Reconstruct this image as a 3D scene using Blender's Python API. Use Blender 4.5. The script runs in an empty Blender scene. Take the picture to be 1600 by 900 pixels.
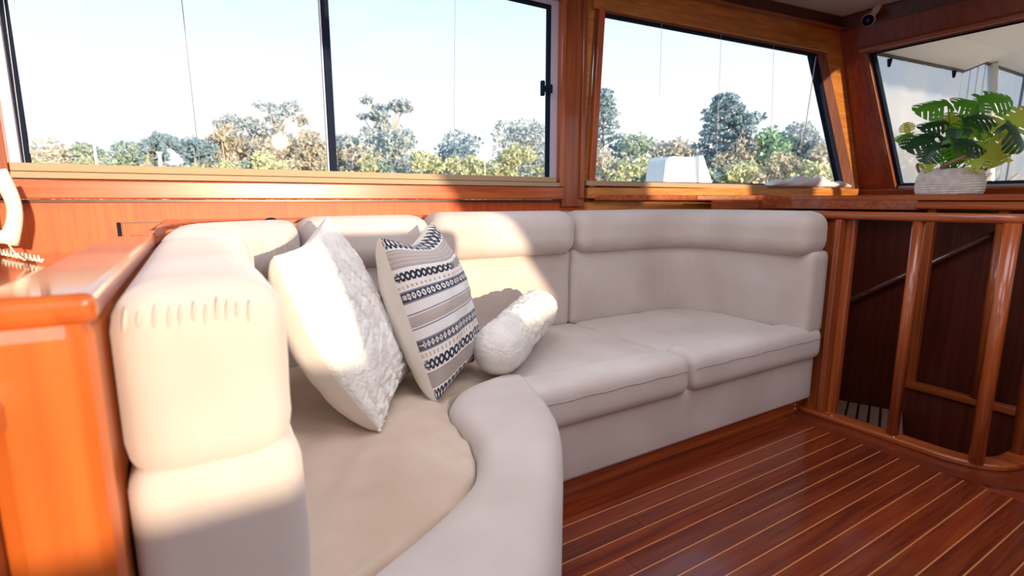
import bpy, bmesh, math, random
import numpy as np
from mathutils import Vector, Matrix, noise
random.seed(7); rng = np.random.default_rng(7)
SC = bpy.context.scene; COL = SC.collection
# ------------------------------------------------------------------ camera
CH = 1.2; FP = 815.0; PITCH = math.atan(137/815); YAW = math.radians(31.3)
Fv = np.array([math.sin(YAW)*math.cos(PITCH), math.cos(YAW)*math.cos(PITCH), -math.sin(PITCH)])
Rv = np.array([math.cos(YAW), -math.sin(YAW), 0.0]); Uv = np.cross(Rv, Fv)
cam = bpy.data.cameras.new('camera'); co = bpy.data.objects.new('camera', cam); COL.objects.link(co)
cam.sensor_width = 36; cam.lens = FP/1600*36
cam.clip_start = 0.02; cam.clip_end = 500
m4 = Matrix.Identity(4)
for i in range(3):
    m4[i][0] = Rv[i]; m4[i][1] = Uv[i]; m4[i][2] = -Fv[i]
m4[2][3] = CH; co.matrix_world = m4
cam.dof.use_dof = True; cam.dof.focus_distance = 2.6; cam.dof.aperture_fstop = 3.2
SC.camera = co
# ------------------------------------------------------------------ world, sun, exposure
SC.view_settings.view_transform = 'Standard'; SC.view_settings.look = 'None'
SC.view_settings.gamma = 1.0; SC.view_settings.exposure = 0.0; SC.view_settings.use_curve_mapping = False
W = bpy.data.worlds.new('sky'); SC.world = W; W.use_nodes = True
nt = W.node_tree; nt.nodes.clear()
wo = nt.nodes.new('ShaderNodeOutputWorld'); bg = nt.nodes.new('ShaderNodeBackground')
tc = nt.nodes.new('ShaderNodeTexCoord'); sp = nt.nodes.new('ShaderNodeSeparateXYZ'); rp = nt.nodes.new('ShaderNodeValToRGB')
nt.links.new(tc.outputs['Generated'], sp.inputs[0]); nt.links.new(sp.outputs['Z'], rp.inputs[0])
nt.links.new(rp.outputs[0], bg.inputs[0]); nt.links.new(bg.outputs[0], wo.inputs[0])
el = rp.color_ramp.elements
el[0].position = 0.0; el[0].color = (0.98, 0.98, 1.0, 1); el[1].position = 1.0; el[1].color = (0.25, 0.5, 0.9, 1)
for p, c in ((0.15, (0.97, 0.985, 1.0)), (0.26, (0.84, 0.94, 1.0)), (0.36, (0.66, 0.87, 0.98)), (0.6, (0.42, 0.68, 0.95))):
    e = el.new(p); e.color = (*c, 1)
bg.inputs[1].default_value = 1.12
SUN_DIR = Vector((-0.14, 1.0, -0.10)).normalized()
sl = bpy.data.lights.new('sun', 'SUN'); sl.energy = 6.5; sl.color = (1.0, 0.80, 0.56); sl.angle = math.radians(0.9)
so = bpy.data.objects.new('sun', sl); COL.objects.link(so); so.rotation_euler = SUN_DIR.to_track_quat('-Z', 'Y').to_euler()
FILLS = [(-1.2, 1.1), (0.6, -0.3), (1.9, 0.6), (0.8, 1.5), (3.0, -0.9), (-0.8, -1.4)]  # unseen fill lights added to brighten the interior
FILL_W = 17.0; FILL_COL = (0.88, 0.91, 1.0)

# ------------------------------------------------------------------ helpers
def ray(px, py): return Fv*FP + Rv*(px-800) - Uv*(py-450)
def at(px, py, ax, val):                       # a point on the plane axis=val seen at (px,py)
    r = ray(px, py); o = np.array([0, 0, CH]); t = (val-o[ax])/r[ax]; return Vector(o+t*r)
def atd(px, py, D):                            # a point at level distance D seen at (px,py)
    r = ray(px, py); t = D/math.hypot(r[0], r[1]); return Vector((r[0]*t, r[1]*t, CH+r[2]*t))
def onp(px, py, P, n):
    r = ray(px, py); o = np.array([0, 0, CH]); n = np.array(n, float)
    t = ((np.array(P, float)-o) @ n)/(r @ n); return Vector(o+t*r)
def tag(o, label=None, cat=None, group=None, kind=None):
    for k, v in (('label', label), ('category', cat), ('group', group), ('kind', kind)):
        if v: o[k] = v
    return o
def empty(name, loc=(0, 0, 0)):
    o = bpy.data.objects.new(name, None); COL.objects.link(o); o.location = loc; o.empty_display_size = .05; return o
def link(name, me, mat=None, parent=None, smooth=True):
    if mat and not me.materials: me.materials.append(mat)
    o = bpy.data.objects.new(name, me); COL.objects.link(o)
    if parent:
        o.parent = parent; o.matrix_parent_inverse = Matrix.Translation(-parent_loc(parent))
    if smooth: me.polygons.foreach_set('use_smooth', [True]*len(me.polygons))
    return o
def parent_loc(p):
    v = Vector(p.location)
    return v
def mesh(name, vs, fs, mat=None, parent=None, smooth=True):
    me = bpy.data.meshes.new(name); me.from_pydata([tuple(v) for v in vs], [], fs); me.update()
    bm = bmesh.new(); bm.from_mesh(me); bmesh.ops.recalc_face_normals(bm, faces=bm.faces); bm.to_mesh(me); bm.free()
    return link(name, me, mat, parent, smooth)
def frombm(name, bm, mat=None, parent=None, smooth=False):
    bmesh.ops.recalc_face_normals(bm, faces=bm.faces)
    me = bpy.data.meshes.new(name); bm.to_mesh(me); bm.free(); return link(name, me, mat, parent, smooth)
def addbox(bm, lo, hi, bev=0.0, rotz=0.0):
    c = [(lo[i]+hi[i])/2 for i in range(3)]; s = [abs(hi[i]-lo[i]) for i in range(3)]
    M = Matrix.Translation(c) @ Matrix.Rotation(rotz, 4, 'Z') @ Matrix.Diagonal((*s, 1))
    r = bmesh.ops.create_cube(bm, size=1, matrix=M)
    if bev:
        es = set(e for v in r['verts'] for e in v.link_edges)
        bmesh.ops.bevel(bm, geom=list(es), offset=bev, segments=2, affect='EDGES', profile=.5)
def box(name, lo, hi, mat, parent=None, bev=0.003, rotz=0.0):
    bm = bmesh.new(); addbox(bm, lo, hi, bev, rotz); return frombm(name, bm, mat, parent)
def ring(bm, outer, inner, n, d0, d1):
    """mitred frame between two matching polygons, thickness from d0 to d1 along n"""
    n = Vector(n).normalized(); k = len(outer)
    L = [[bm.verts.new(Vector(p)+n*d) for p in poly] for poly in (outer, inner) for d in (d0, d1)]
    o0, o1, i0, i1 = L
    for i in range(k):
        j = (i+1) % k
        bm.faces.new((o0[i], o0[j], i0[j], i0[i])); bm.faces.new((o1[i], i1[i], i1[j], o1[j]))
        bm.faces.new((o0[i], o1[i], o1[j], o0[j])); bm.faces.new((i0[i], i0[j], i1[j], i1[i]))
def bar(bm, p, q, w, n, d0, d1):
    """flat bar from p to q, width w across, thickness d0..d1 along n"""
    p = Vector(p); q = Vector(q); n = Vector(n).normalized(); s = (q-p).cross(n).normalized()*(w/2)
    vs = [bm.verts.new(c+n*d) for d in (d0, d1) for c in (p-s, p+s, q+s, q-s)]
    for f in ((0, 1, 2, 3), (7, 6, 5, 4), (0, 4, 5, 1), (1, 5, 6, 2), (2, 6, 7, 3), (3, 7, 4, 0)):
        bm.faces.new([vs[i] for i in f])
def tube_bm(bm, pts, rad, n=10, cap=True):
    pts = [Vector(p) for p in pts]; rads = rad if hasattr(rad, '__len__') else [rad]*len(pts)
    prev = None; rings = []
    for i, p in enumerate(pts):
        t = (pts[min(i+1, len(pts)-1)]-pts[max(i-1, 0)]).normalized()
        a = Vector((0, 0, 1)) if prev is None else prev
        if abs(t.dot(a)) > .97 and prev is None: a = Vector((1, 0, 0))
        s = (a - t*a.dot(t)).normalized(); prev = s; b = t.cross(s)
        rings.append([bm.verts.new(p+(s*math.cos(k/n*math.tau)+b*math.sin(k/n*math.tau))*rads[i]) for k in range(n)])
    for i in range(len(rings)-1):
        for k in range(n):
            bm.faces.new((rings[i][k], rings[i][(k+1) % n], rings[i+1][(k+1) % n], rings[i+1][k]))
    if cap: bm.faces.new(rings[0][::-1]); bm.faces.new(rings[-1])
def tube(name, pts, rad, mat, parent=None, n=10):
    bm = bmesh.new(); tube_bm(bm, pts, rad, n); return frombm(name, bm, mat, parent, True)
def sweep(name, path, prof, mat, parent=None, smooth=False):
    """profile of (across, z) pairs swept along a level path; across is to the left of travel"""
    bm = bmesh.new(); path = [Vector(p) for p in path]; rings = []
    for i, p in enumerate(path):
        a = (path[i]-path[i-1]).normalized() if i else None
        b = (path[i+1]-path[i]).normalized() if i < len(path)-1 else None
        t = ((a or b)+(b or a)).normalized(); s = Vector((-t.y, t.x, 0)).normalized()
        k = 1.0
        if a and b: k = 1/max(.5, abs(s.dot(Vector((-a.y, a.x, 0)).normalized())))
        rings.append([bm.verts.new(p+s*u*k+Vector((0, 0, z))) for u, z in prof])
    n = len(prof)
    for i in range(len(rings)-1):
        for k in range(n): bm.faces.new((rings[i][k], rings[i][(k+1) % n], rings[i+1][(k+1) % n], rings[i+1][k]))
    bm.faces.new(rings[0][::-1]); bm.faces.new(rings[-1])
    return frombm(name, bm, mat, parent, smooth)
def roundprof(w, h, r, k=4):
    out = []
    for cx, cz, a0 in ((w/2-r, h-r, 0), (-w/2+r, h-r, 90), (-w/2+r, r, 180), (w/2-r, r, 270)):
        for i in range(k+1):
            a = math.radians(a0+90*i/k); out.append((cx+r*math.cos(a), cz+r*math.sin(a)))
    return out
def smoothpath(pts, n=8):
    """Catmull-Rom through the points"""
    P = [np.array(p, float) for p in pts]; P = [2*P[0]-P[1]]+P+[2*P[-1]-P[-2]]; out = []
    for i in range(1, len(P)-2):
        for k in range(n):
            t = k/n; a, b, c, d = P[i-1:i+3]
            out.append(.5*((2*b)+(-a+c)*t+(2*a-5*b+4*c-d)*t*t+(-a+3*b-3*c+d)*t**3))
    out.append(P[-2]); return out
class Path:
    """plan path sampled by arc length; normal is to the right of travel"""
    def __init__(s, pts):
        s.p = np.array([q[:2] for q in pts], float); d = np.linalg.norm(np.diff(s.p, axis=0), axis=1)
        s.l = np.concatenate([[0], np.cumsum(d)]); s.L = s.l[-1]
    def pos(s, t): return np.array([np.interp(t, s.l, s.p[:, 0]), np.interp(t, s.l, s.p[:, 1])])
    def nrm(s, t):
        e = .04; a = s.pos(max(0, t-e)); b = s.pos(min(s.L, t+e)); d = (b-a)/np.linalg.norm(b-a); return np.array([d[1], -d[0]])
def rbox(L, Wd, T, r, nx, ny, nz=3, re=4):
    """rounded box as grid verts: x 0..L, y 0..Wd, z 0..T"""
    def ax(l, n):
        r_ = min(r, l/2*.98); a = [r_*(1-math.cos(math.pi/2*k/re)) for k in range(re)]
        mid = list(np.linspace(r_, l-r_, n+1)); return a+mid+[l-q for q in a[::-1]]
    X, Y, Z = ax(L, nx), ax(Wd, ny), ax(T, nz); idx = {}; vs = []; fs = []
    nX, nY, nZ = len(X)-1, len(Y)-1, len(Z)-1; r2 = [min(r, L/2*.98), min(r, Wd/2*.98), min(r, T/2*.98)]
    def V(i, j, k):
        if (i, j, k) in idx: return idx[i, j, k]
        p = np.array([X[i], Y[j], Z[k]]); q = np.array([min(max(p[a], r2[a]), (L, Wd, T)[a]-r2[a]) for a in range(3)])
        d = (p-q)/np.array(r2); ln = np.linalg.norm(d)
        if ln > 1e-9: m = np.abs(d).max(); d = d/ln*(m if m < 1 else 1)
        vs.append(q+d*np.array(r2)); idx[i, j, k] = len(vs)-1; return len(vs)-1
    for k in (0, nZ):
        for i in range(nX):
            for j in range(nY): fs.append((V(i, j, k), V(i+1, j, k), V(i+1, j+1, k), V(i, j+1, k)))
    for j in (0, nY):
        for i in range(nX):
            for k in range(nZ): fs.append((V(i, j, k), V(i+1, j, k), V(i+1, j, k+1), V(i, j, k+1)))
    for i in (0, nX):
        for j in range(nY):
            for k in range(nZ): fs.append((V(i, j, k), V(i, j+1, k), V(i, j+1, k+1), V(i, j, k+1)))
    return vs, fs
def nz3(x, y, z, s=1.0): return noise.noise(Vector((x*s, y*s, z*s)))

# ------------------------------------------------------------------ materials
def mat(name):
    m = bpy.data.materials.new(name); m.use_nodes = True; b = m.node_tree.nodes['Principled BSDF']; return m, m.node_tree, b
def N(nt, t, **k):
    n = nt.nodes.new(t)
    for a, v in k.items(): setattr(n, a, v)
    return n
def plain(name, col, rough=.5, metal=0, coat=0, **k):
    m, t, b = mat(name); b.inputs['Base Color'].default_value = (*col, 1); b.inputs['Roughness'].default_value = rough
    b.inputs['Metallic'].default_value = metal; b.inputs['Coat Weight'].default_value = coat
    for a, v in k.items(): b.inputs[a].default_value = v
    nn = N(t, 'ShaderNodeTexNoise'); nn.inputs['Scale'].default_value = 60; bp = N(t, 'ShaderNodeBump'); bp.inputs['Strength'].default_value = .04
    t.links.new(nn.outputs[0], bp.inputs['Height']); t.links.new(bp.outputs[0], b.inputs['Normal'])
    return m
def wood(name, c1, c2, axis='X', rough=.28, coat=.6, scale=1.0, c3=None):
    m, t, b = mat(name); tcn = N(t, 'ShaderNodeTexCoord'); mp = N(t, 'ShaderNodeMapping'); oi = N(t, 'ShaderNodeObjectInfo')
    s = [38*scale]*3; s['XYZ'.index(axis)] = 1.6*scale; mp.inputs['Scale'].default_value = s
    ad = N(t, 'ShaderNodeVectorMath', operation='ADD'); mu = N(t, 'ShaderNodeMath', operation='MULTIPLY'); mu.inputs[1].default_value = 37
    t.links.new(oi.outputs['Random'], mu.inputs[0]); t.links.new(mu.outputs[0], ad.inputs[1])
    t.links.new(tcn.outputs['Object'], ad.inputs[0]); t.links.new(ad.outputs[0], mp.inputs[0])
    n1 = N(t, 'ShaderNodeTexNoise'); n1.inputs['Scale'].default_value = 1.0; n1.inputs['Detail'].default_value = 6; n1.inputs['Distortion'].default_value = .6
    t.links.new(mp.outputs[0], n1.inputs['Vector'])
    n2 = N(t, 'ShaderNodeTexNoise'); n2.inputs['Scale'].default_value = 2.2; n2.inputs['Detail'].default_value = 2; t.links.new(ad.outputs[0], n2.inputs['Vector'])
    r = N(t, 'ShaderNodeValToRGB'); r.color_ramp.elements[0].position = .32; r.color_ramp.elements[1].position = .68
    r.color_ramp.elements[0].color = (*c1, 1); r.color_ramp.elements[1].color = (*c2, 1); t.links.new(n1.outputs[0], r.inputs[0])
    mx = N(t, 'ShaderNodeMix', data_type='RGBA', blend_type='MULTIPLY'); mx.inputs[0].default_value = .5
    r2 = N(t, 'ShaderNodeValToRGB'); r2.color_ramp.elements[0].position = .3; r2.color_ramp.elements[0].color = (.62, .58, .55, 1); r2.color_ramp.elements[1].position = .7
    t.links.new(n2.outputs[0], r2.inputs[0]); t.links.new(r.outputs[0], mx.inputs['A']); t.links.new(r2.outputs[0], mx.inputs['B'])
    hv = N(t, 'ShaderNodeHueSaturation'); vr = N(t, 'ShaderNodeMapRange'); vr.inputs['To Min'].default_value = .78; vr.inputs['To Max'].default_value = 1.22
    t.links.new(oi.outputs['Random'], vr.inputs[0]); t.links.new(vr.outputs[0], hv.inputs['Value']); t.links.new(mx.outputs['Result'], hv.inputs['Color'])
    t.links.new(hv.outputs[0], b.inputs['Base Color'])
    b.inputs['Roughness'].default_value = rough; b.inputs['Coat Weight'].default_value = coat; b.inputs['Coat Roughness'].default_value = .08
    bp = N(t, 'ShaderNodeBump'); bp.inputs['Strength'].default_value = .05; t.links.new(n1.outputs[0], bp.inputs['Height']); t.links.new(bp.outputs[0], b.inputs['Normal'])
    return m
def fabric(name, col, col2, bump=.25, sc=9):
    m, t, b = mat(name); tcn = N(t, 'ShaderNodeTexCoord'); n1 = N(t, 'ShaderNodeTexNoise'); n1.inputs['Scale'].default_value = sc*.45; n1.inputs['Detail'].default_value = 5
    t.links.new(tcn.outputs['Object'], n1.inputs['Vector']); r = N(t, 'ShaderNodeValToRGB'); r.color_ramp.elements[0].position = .35; r.color_ramp.elements[1].position = .65
    r.color_ramp.elements[0].color = (*col2, 1); r.color_ramp.elements[1].color = (*col, 1); t.links.new(n1.outputs[0], r.inputs[0]); t.links.new(r.outputs[0], b.inputs['Base Color'])
    b.inputs['Roughness'].default_value = .92; b.inputs['Sheen Weight'].default_value = .25; b.inputs['Sheen Roughness'].default_value = .5; b.inputs['Specular IOR Level'].default_value = .2
    n2 = N(t, 'ShaderNodeTexNoise'); n2.inputs['Scale'].default_value = sc*2; n2.inputs['Detail'].default_value = 8; t.links.new(tcn.outputs['Object'], n2.inputs['Vector'])
    bp = N(t, 'ShaderNodeBump'); bp.inputs['Strength'].default_value = bump; bp.inputs['Distance'].default_value = .01
    t.links.new(n2.outputs[0], bp.inputs['Height']); t.links.new(bp.outputs[0], b.inputs['Normal']); return m
def glassmat(name, tint=(1, 1, 1), gl=.05):
    m = bpy.data.materials.new(name); m.use_nodes = True; t = m.node_tree; t.nodes.clear(); o = N(t, 'ShaderNodeOutputMaterial')
    tr = N(t, 'ShaderNodeBsdfTransparent'); tr.inputs[0].default_value = (*tint, 1); g = N(t, 'ShaderNodeBsdfGlossy'); g.inputs['Roughness'].default_value = .02
    fr = N(t, 'ShaderNodeFresnel'); fr.inputs[0].default_value = 1.3; mu = N(t, 'ShaderNodeMath', operation='MULTIPLY'); mu.inputs[1].default_value = .35
    mx = N(t, 'ShaderNodeMixShader'); t.links.new(fr.outputs[0], mu.inputs[0]); t.links.new(mu.outputs[0], mx.inputs[0])
    t.links.new(tr.outputs[0], mx.inputs[1]); t.links.new(g.outputs[0], mx.inputs[2]); t.links.new(mx.outputs[0], o.inputs[0]); return m
def attrmat(name, rough=.85, transl=0.0, sheen=0.0, bumpsc=0):
    m, t, b = mat(name); a = N(t, 'ShaderNodeAttribute'); a.attribute_name = 'col'; t.links.new(a.outputs['Color'], b.inputs['Base Color'])
    b.inputs['Roughness'].default_value = rough; b.inputs['Sheen Weight'].default_value = sheen; b.inputs['Specular IOR Level'].default_value = .3
    if transl:
        tl = N(t, 'ShaderNodeBsdfTranslucent'); t.links.new(a.outputs['Color'], tl.inputs[0]); mx = N(t, 'ShaderNodeMixShader'); mx.inputs[0].default_value = transl
        o = t.nodes['Material Output']; t.links.new(b.outputs[0], mx.inputs[1]); t.links.new(tl.outputs[0], mx.inputs[2]); t.links.new(mx.outputs[0], o.inputs[0])
    if bumpsc:
        n2 = N(t, 'ShaderNodeTexNoise'); n2.inputs['Scale'].default_value = bumpsc; n2.inputs['Detail'].default_value = 6
        bp = N(t, 'ShaderNodeBump'); bp.inputs['Strength'].default_value = .3; bp.inputs['Distance'].default_value = .004
        t.links.new(n2.outputs[0], bp.inputs['Height']); t.links.new(bp.outputs[0], b.inputs['Normal'])
    return m
RED = wood('red_mahogany', (.20, .026, .007), (.32, .052, .014), 'Z', .35, .2)
WX = wood('cherry_x', (.26, .046, .010), (.46, .112, .024), 'X', .3, .4)
WY = wood('cherry_y', (.26, .046, .010), (.46, .112, .024), 'Y', .3, .4)
WZ = wood('cherry_z', (.26, .046, .010), (.46, .112, .024), 'Z', .3, .4)
SUNW = wood('sunlit_wood', (.50, .165, .026), (.74, .30, .06), 'X', .35, .3)  # lighter tone paints a sunlit glow into header, sill and forward wall
PLY = wood('ply_z', (.50, .068, .004), (.66, .115, .009), 'Z', .5, .0, 1.6)
CAPW = wood('cap_wood', (.50, .10, .018), (.66, .15, .028), 'Y', .22, .8)
PLYZ = wood('end_panel_wood', (.55, .11, .015), (.70, .17, .03), 'Z', .28, .5)
MAR = wood('maroon_wood', (.16, .05, .03), (.26, .08, .05), 'Z', .5, .1)
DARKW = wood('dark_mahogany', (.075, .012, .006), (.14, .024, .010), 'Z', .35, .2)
FLW = wood('floor_plank', (.105, .013, .004), (.22, .036, .009), 'X', .27, .35, 1.2)
FLY = wood('floor_margin', (.14, .022, .008), (.25, .045, .014), 'Y', .27, .35, 1.2)
INL = plain('pale_inlay', (.50, .18, .06), .3, 0, .5)
FAB = fabric('suede_cream', (.62, .545, .505), (.51, .43, .385), .22, 5)
FAB2 = fabric('suede_tan', (.62, .49, .39), (.52, .38, .28), .3, 6)
WHT = fabric('white_plush', (.82, .78, .72), (.74, .70, .64), .6, 40)
PIPE = fabric('piping_tan', (.42, .33, .28), (.36, .28, .23), .1)
PIP = plain('seam_dark', (.20, .15, .12), .9)
ALU = plain('pale_aluminium', (.50, .46, .54), .45, .1)
TRK = plain('beige_track', (.40, .27, .16), .7)
BLK = plain('black_rubber', (.006, .012, .03), .8, 0, 0, **{'Specular IOR Level': .15})
CHR = plain('chrome', (.75, .75, .75), .15, 1)
CEIL = fabric('ceiling_liner', (.62, .55, .50), (.58, .51, .46), .1)
CRM = plain('cream_gelcoat', (.86, .80, .70), .35)
PLA = plain('cream_plastic', (.80, .72, .58), .35)
GLS = glassmat('window_glass')
VIN = None

# ------------------------------------------------------------------ structure
WK = .106; WP0 = (2.15, 2.65, 0)                       # forward part of window wall tapers in
n2 = Vector((WK, 1, 0)).normalized()
def wy(x): return 2.65 if x < 2.15 else 2.65-WK*(x-2.15)
def wx(z): return 4.95-.38*(z-1.25)                    # raked windscreen wall
nws = Vector((1, 0, .38)).normalized()
# floor
fl = box('floor', (-3.2, -2.65, -.06), (2.98, 2.7, -.014), FLY, bev=0); tag(fl, kind='structure')
f2 = box('floor', (2.98, -2.65, -.06), (5.0, .70, -.014), FLY, bev=0); tag(f2, kind='structure')
MB_ = smoothpath([(2.945, 1.62, 0), (2.945, 1.3, 0), (2.945, 1.0, 0), (2.95, .88, 0), (3.0, .77, 0), (3.12, .715, 0), (3.4, .712, 0), (3.95, .712, 0)], 5)
sweep('margin_board', MB_, [(-.19, -.02), (.03, -.02), (.03, .0012), (-.19, .0012)], FLY, fl)
yy = 1.412; ys = [1.62]
while yy > -2.65: ys.append(yy); yy -= .08
base = None; strip = None
for i in range(len(ys)-1):
    y1, y0 = ys[i], ys[i+1]; xe = 2.765 if y0 > .44 else 4.0
    for (a, b_) in ((-1.2, random.uniform(.3, 1.9)),):
        for lo, hi in ((-3.2, b_), (b_, xe)):
            box('plank', (lo+.0006, y0+.0027, -.02), (hi-.0006, y1-.0027, 0), FLW, fl, .0008)
    box('inlay_strip', (-3.2, y0-.0025, -.02), (xe, y0+.0025, .0002), INL, fl, 0)
# lower cabin floor and well sides
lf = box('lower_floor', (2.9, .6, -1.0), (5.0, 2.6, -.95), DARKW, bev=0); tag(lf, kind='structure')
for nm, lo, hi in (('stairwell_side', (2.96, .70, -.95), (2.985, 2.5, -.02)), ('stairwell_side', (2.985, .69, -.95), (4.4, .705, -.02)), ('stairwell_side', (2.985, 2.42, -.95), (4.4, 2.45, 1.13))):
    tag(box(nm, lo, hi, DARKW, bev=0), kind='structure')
# window wall, aft portion and forward tapered portion
A, B, T0, B0 = -.555, 1.935, 2.345, 1.20
bm = bmesh.new()
def rq(x0, x1, z0, z1, y=2.65): return [(x0, y, z0), (x1, y, z0), (x1, y, z1), (x0, y, z1)]
ring(bm, rq(-3.2, 2.15, -.06, 2.6), rq(A, B, B0, T0), (0, 1, 0), 0, .06)
wl = frombm('wall_back', bm, PLY); tag(wl, kind='structure')
w2i = [onp(*q, WP0, (WK, 1, 0)) for q in ((907, 306), (1338, 303), (1288, 78), (930, 8))]
w2g = [onp(*q, WP0, (WK, 1, 0)) for q in ((912, 283), (1318, 290), (1276, 84), (932, 18))]
def w2(x, z): return (x, wy(x), z)
cb, ct = wx(-.06), wx(2.62)
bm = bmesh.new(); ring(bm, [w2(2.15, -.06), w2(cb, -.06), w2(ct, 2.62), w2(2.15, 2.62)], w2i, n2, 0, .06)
wb2 = frombm('wall_back', bm, SUNW); tag(wb2, kind='structure')
# windscreen wall: two openings with a mullion, hull side to the far side
def ws(y, z): return (wx(z), y, z)
def wsp(px, py): return onp(px, py, (4.95, 0, 1.25), (1, 0, .38))
fw = [wsp(1403, 300), None, None, wsp(1355, 84)]
z0f, z1f = 1.26, 2.31
bm = bmesh.new()
ring(bm, [ws(2.5, -.06), ws(.02, -.06), ws(.02, 2.62), ws(2.5, 2.62)], [ws(2.07, z0f), ws(.12, z0f), ws(.12, z1f), ws(2.21, z1f)], nws, 0, .07)
ring(bm, [ws(.02, -.06), ws(-2.6, -.06), ws(-2.6, 2.62), ws(.02, 2.62)], [ws(-.08, z0f), ws(-2.1, z0f), ws(-2.2, z1f), ws(-.08, z1f)], nws, 0, .07)
wr = frombm('wall_right', bm, RED); tag(wr, kind='structure')
# aft wall with wide open doorway, wall behind the camera, its two windows shaped to place the sun patches
bm = bmesh.new()
ring(bm, [(-3.2, -2.65, -.06), (-3.2, 2.65, -.06), (-3.2, 2.65, 2.62), (-3.2, -2.65, 2.62)], [(-3.2, -1.9, .0), (-3.2, 1.9, .0), (-3.2, 1.9, 2.15), (-3.2, -1.9, 2.15)], (-1, 0, 0), 0, .06)
wa = frombm('wall_left', bm, PLY); tag(wa, kind='structure')
SILLF = 1.14
bm = bmesh.new()
def fq(x0, x1, z0, z1): return [(x0, -2.65, z0), (x1, -2.65, z0), (x1, -2.65, z1), (x0, -2.65, z1)]
ring(bm, fq(-3.2, 2.72, -.06, 2.62), [(-2.6, -2.65, SILLF), (2.42, -2.65, SILLF), (1.45, -2.65, 2.42), (-2.6, -2.65, 2.42)], (0, -1, 0), 0, .05)
ring(bm, fq(2.72, 5.0, -.06, 2.62), [(3.36, -2.65, 1.72), (4.28, -2.65, 1.72), (4.28, -2.65, 2.42), (3.36, -2.65, 2.42)], (0, -1, 0), 0, .05)
wf = frombm('wall_front', bm, PLY); tag(wf, kind='structure')
ce = box('ceiling', (-3.2, -2.65, 2.60), (5.0, 2.72, 2.66), CEIL, bev=0); tag(ce, kind='structure')
# ---- timber trims on the window wall
tn = [0]
def trim(lo, hi, m, bev=.004):
    tn[0] += 1; return tag(box('trim_%d' % tn[0], lo, hi, m, bev=bev), kind='structure')
def trimbar(p, q, w, n, d0, d1, m, bev=.003):
    tn[0] += 1; bm = bmesh.new(); bar(bm, p, q, w, n, d0, d1)
    bmesh.ops.bevel(bm, geom=list(bm.edges), offset=bev, segments=2, affect='EDGES', profile=.5)
    return tag(frombm('trim_%d' % tn[0], bm, m), kind='structure')
trim((-.62, 2.605, 1.205), (1.955, 2.66, 1.278), WX, .006)            # sill timber under window 1
trim((-3.2, 2.635, 1.192), (2.13, 2.655, 1.203), DARKW, .001)         # dark batten
trim((-.64, 2.60, 1.205), (-.555, 2.66, 2.5), WZ)                     # left jamb
trim((1.925, 2.605, 1.28), (1.96, 2.66, 2.5), WZ, .005)               # right jamb
trim((1.96, 2.632, 1.16), (2.135, 2.662, 2.6), WZ, .004)              # post between windows
trim((2.09, 2.615, 1.21), (2.125, 2.66, 2.6), WZ, .006)
trim((-.64, 2.60, 2.345), (1.96, 2.66, 2.43), WX)
L0, R0 = Vector(w2(2.13, 0)), Vector(w2(4.93, 0))
def wl2(x, z): return Vector((x, wy(x), z))
trimbar(wl2(2.15, 1.245), wl2(4.86, 1.265), .066, -n2, -.01, .045, SUNW, .006)     # sill of window 2
trimbar(wl2(2.15, 1.200), wl2(4.93, 1.215), .016, -n2, -.01, .012, DARKW, .002)
trimbar(wl2(2.19, 1.28), wl2(2.235, 2.36), .045, -n2, -.01, .03, WZ, .006)       # left jamb of window 2
trimbar(wl2(2.17, 2.375), wl2(4.36, 2.362), .07, -n2, -.01, .03, SUNW, .006)       # header of window 2
trimbar(wl2(2.15, 2.515), wl2(4.46, 2.515), .014, -n2, -.01, .055, WX, .003)     # cove ledge
trimbar(wl2(2.15, 2.56), wl2(4.46, 2.56), .08, -n2, -.01, .04, DARKW, .002)
trimbar(Vector(ws(2.35, 1.27))-nws*.0, Vector(ws(-2.5, 1.27)), .06, -nws, -.01, .03, WY, .004)
trimbar(Vector(ws(2.26, 2.345)), Vector(ws(-2.4, 2.345)), .035, -nws, -.01, .045, WY, .008)
trimbar(Vector(ws(2.38, 2.55)), Vector(ws(-2.5, 2.55)), .10, -nws, -.01, .03, DARKW, .003)
trimbar(Vector(ws(2.085, 1.29)), Vector(ws(2.225, 2.32)), .028, -nws, -.06, .012, WZ, .004)

# ---- window 1: sliding aluminium window
w1 = empty('window_1', (0.7, 2.65, 1.28)); tag(w1, kind='structure')
bm = bmesh.new(); ring(bm, rq(-.555, 1.93, 1.275, 2.345, 2.65), rq(-.525, 1.875, 1.335, 2.31, 2.65), (0, 1, 0), -.006, .05); frombm('window_frame', bm, ALU, w1)
box('bottom_track', (-.553, 2.606, 1.281), (1.925, 2.64, 1.305), TRK, w1, .003)
box('bottom_track', (-.553, 2.612, 1.307), (1.905, 2.648, 1.337), TRK, w1, .003)
bm = bmesh.new(); ring(bm, rq(-.525, .625, 1.336, 2.31, 2.675), rq(-.503, .606, 1.338, 2.29, 2.675), (0, 1, 0), -.008, .012); frombm('sash', bm, BLK, w1)
bm = bmesh.new(); ring(bm, rq(.588, 1.875, 1.336, 2.31, 2.66), rq(.602, 1.855, 1.338, 2.29, 2.66), (0, 1, 0), -.012, .008); frombm('sash', bm, BLK, w1)
box('sash_edge', (.578, 2.650, 1.338), (.585, 2.668, 2.31), ALU, w1, .001)
mesh('pane', rq(-.50, .605, 1.33, 2.30, 2.678), [(0, 1, 2, 3)], GLS, w1); mesh('pane', rq(.60, 1.86, 1.33, 2.30, 2.662), [(0, 1, 2, 3)], GLS, w1)
lt = bmesh.new(); addbox(lt, (1.795, 2.615, 1.80), (1.817, 2.64, 1.885), .006); addbox(lt, (1.815, 2.622, 1.825), (1.875, 2.64, 1.86), .006)
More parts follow.
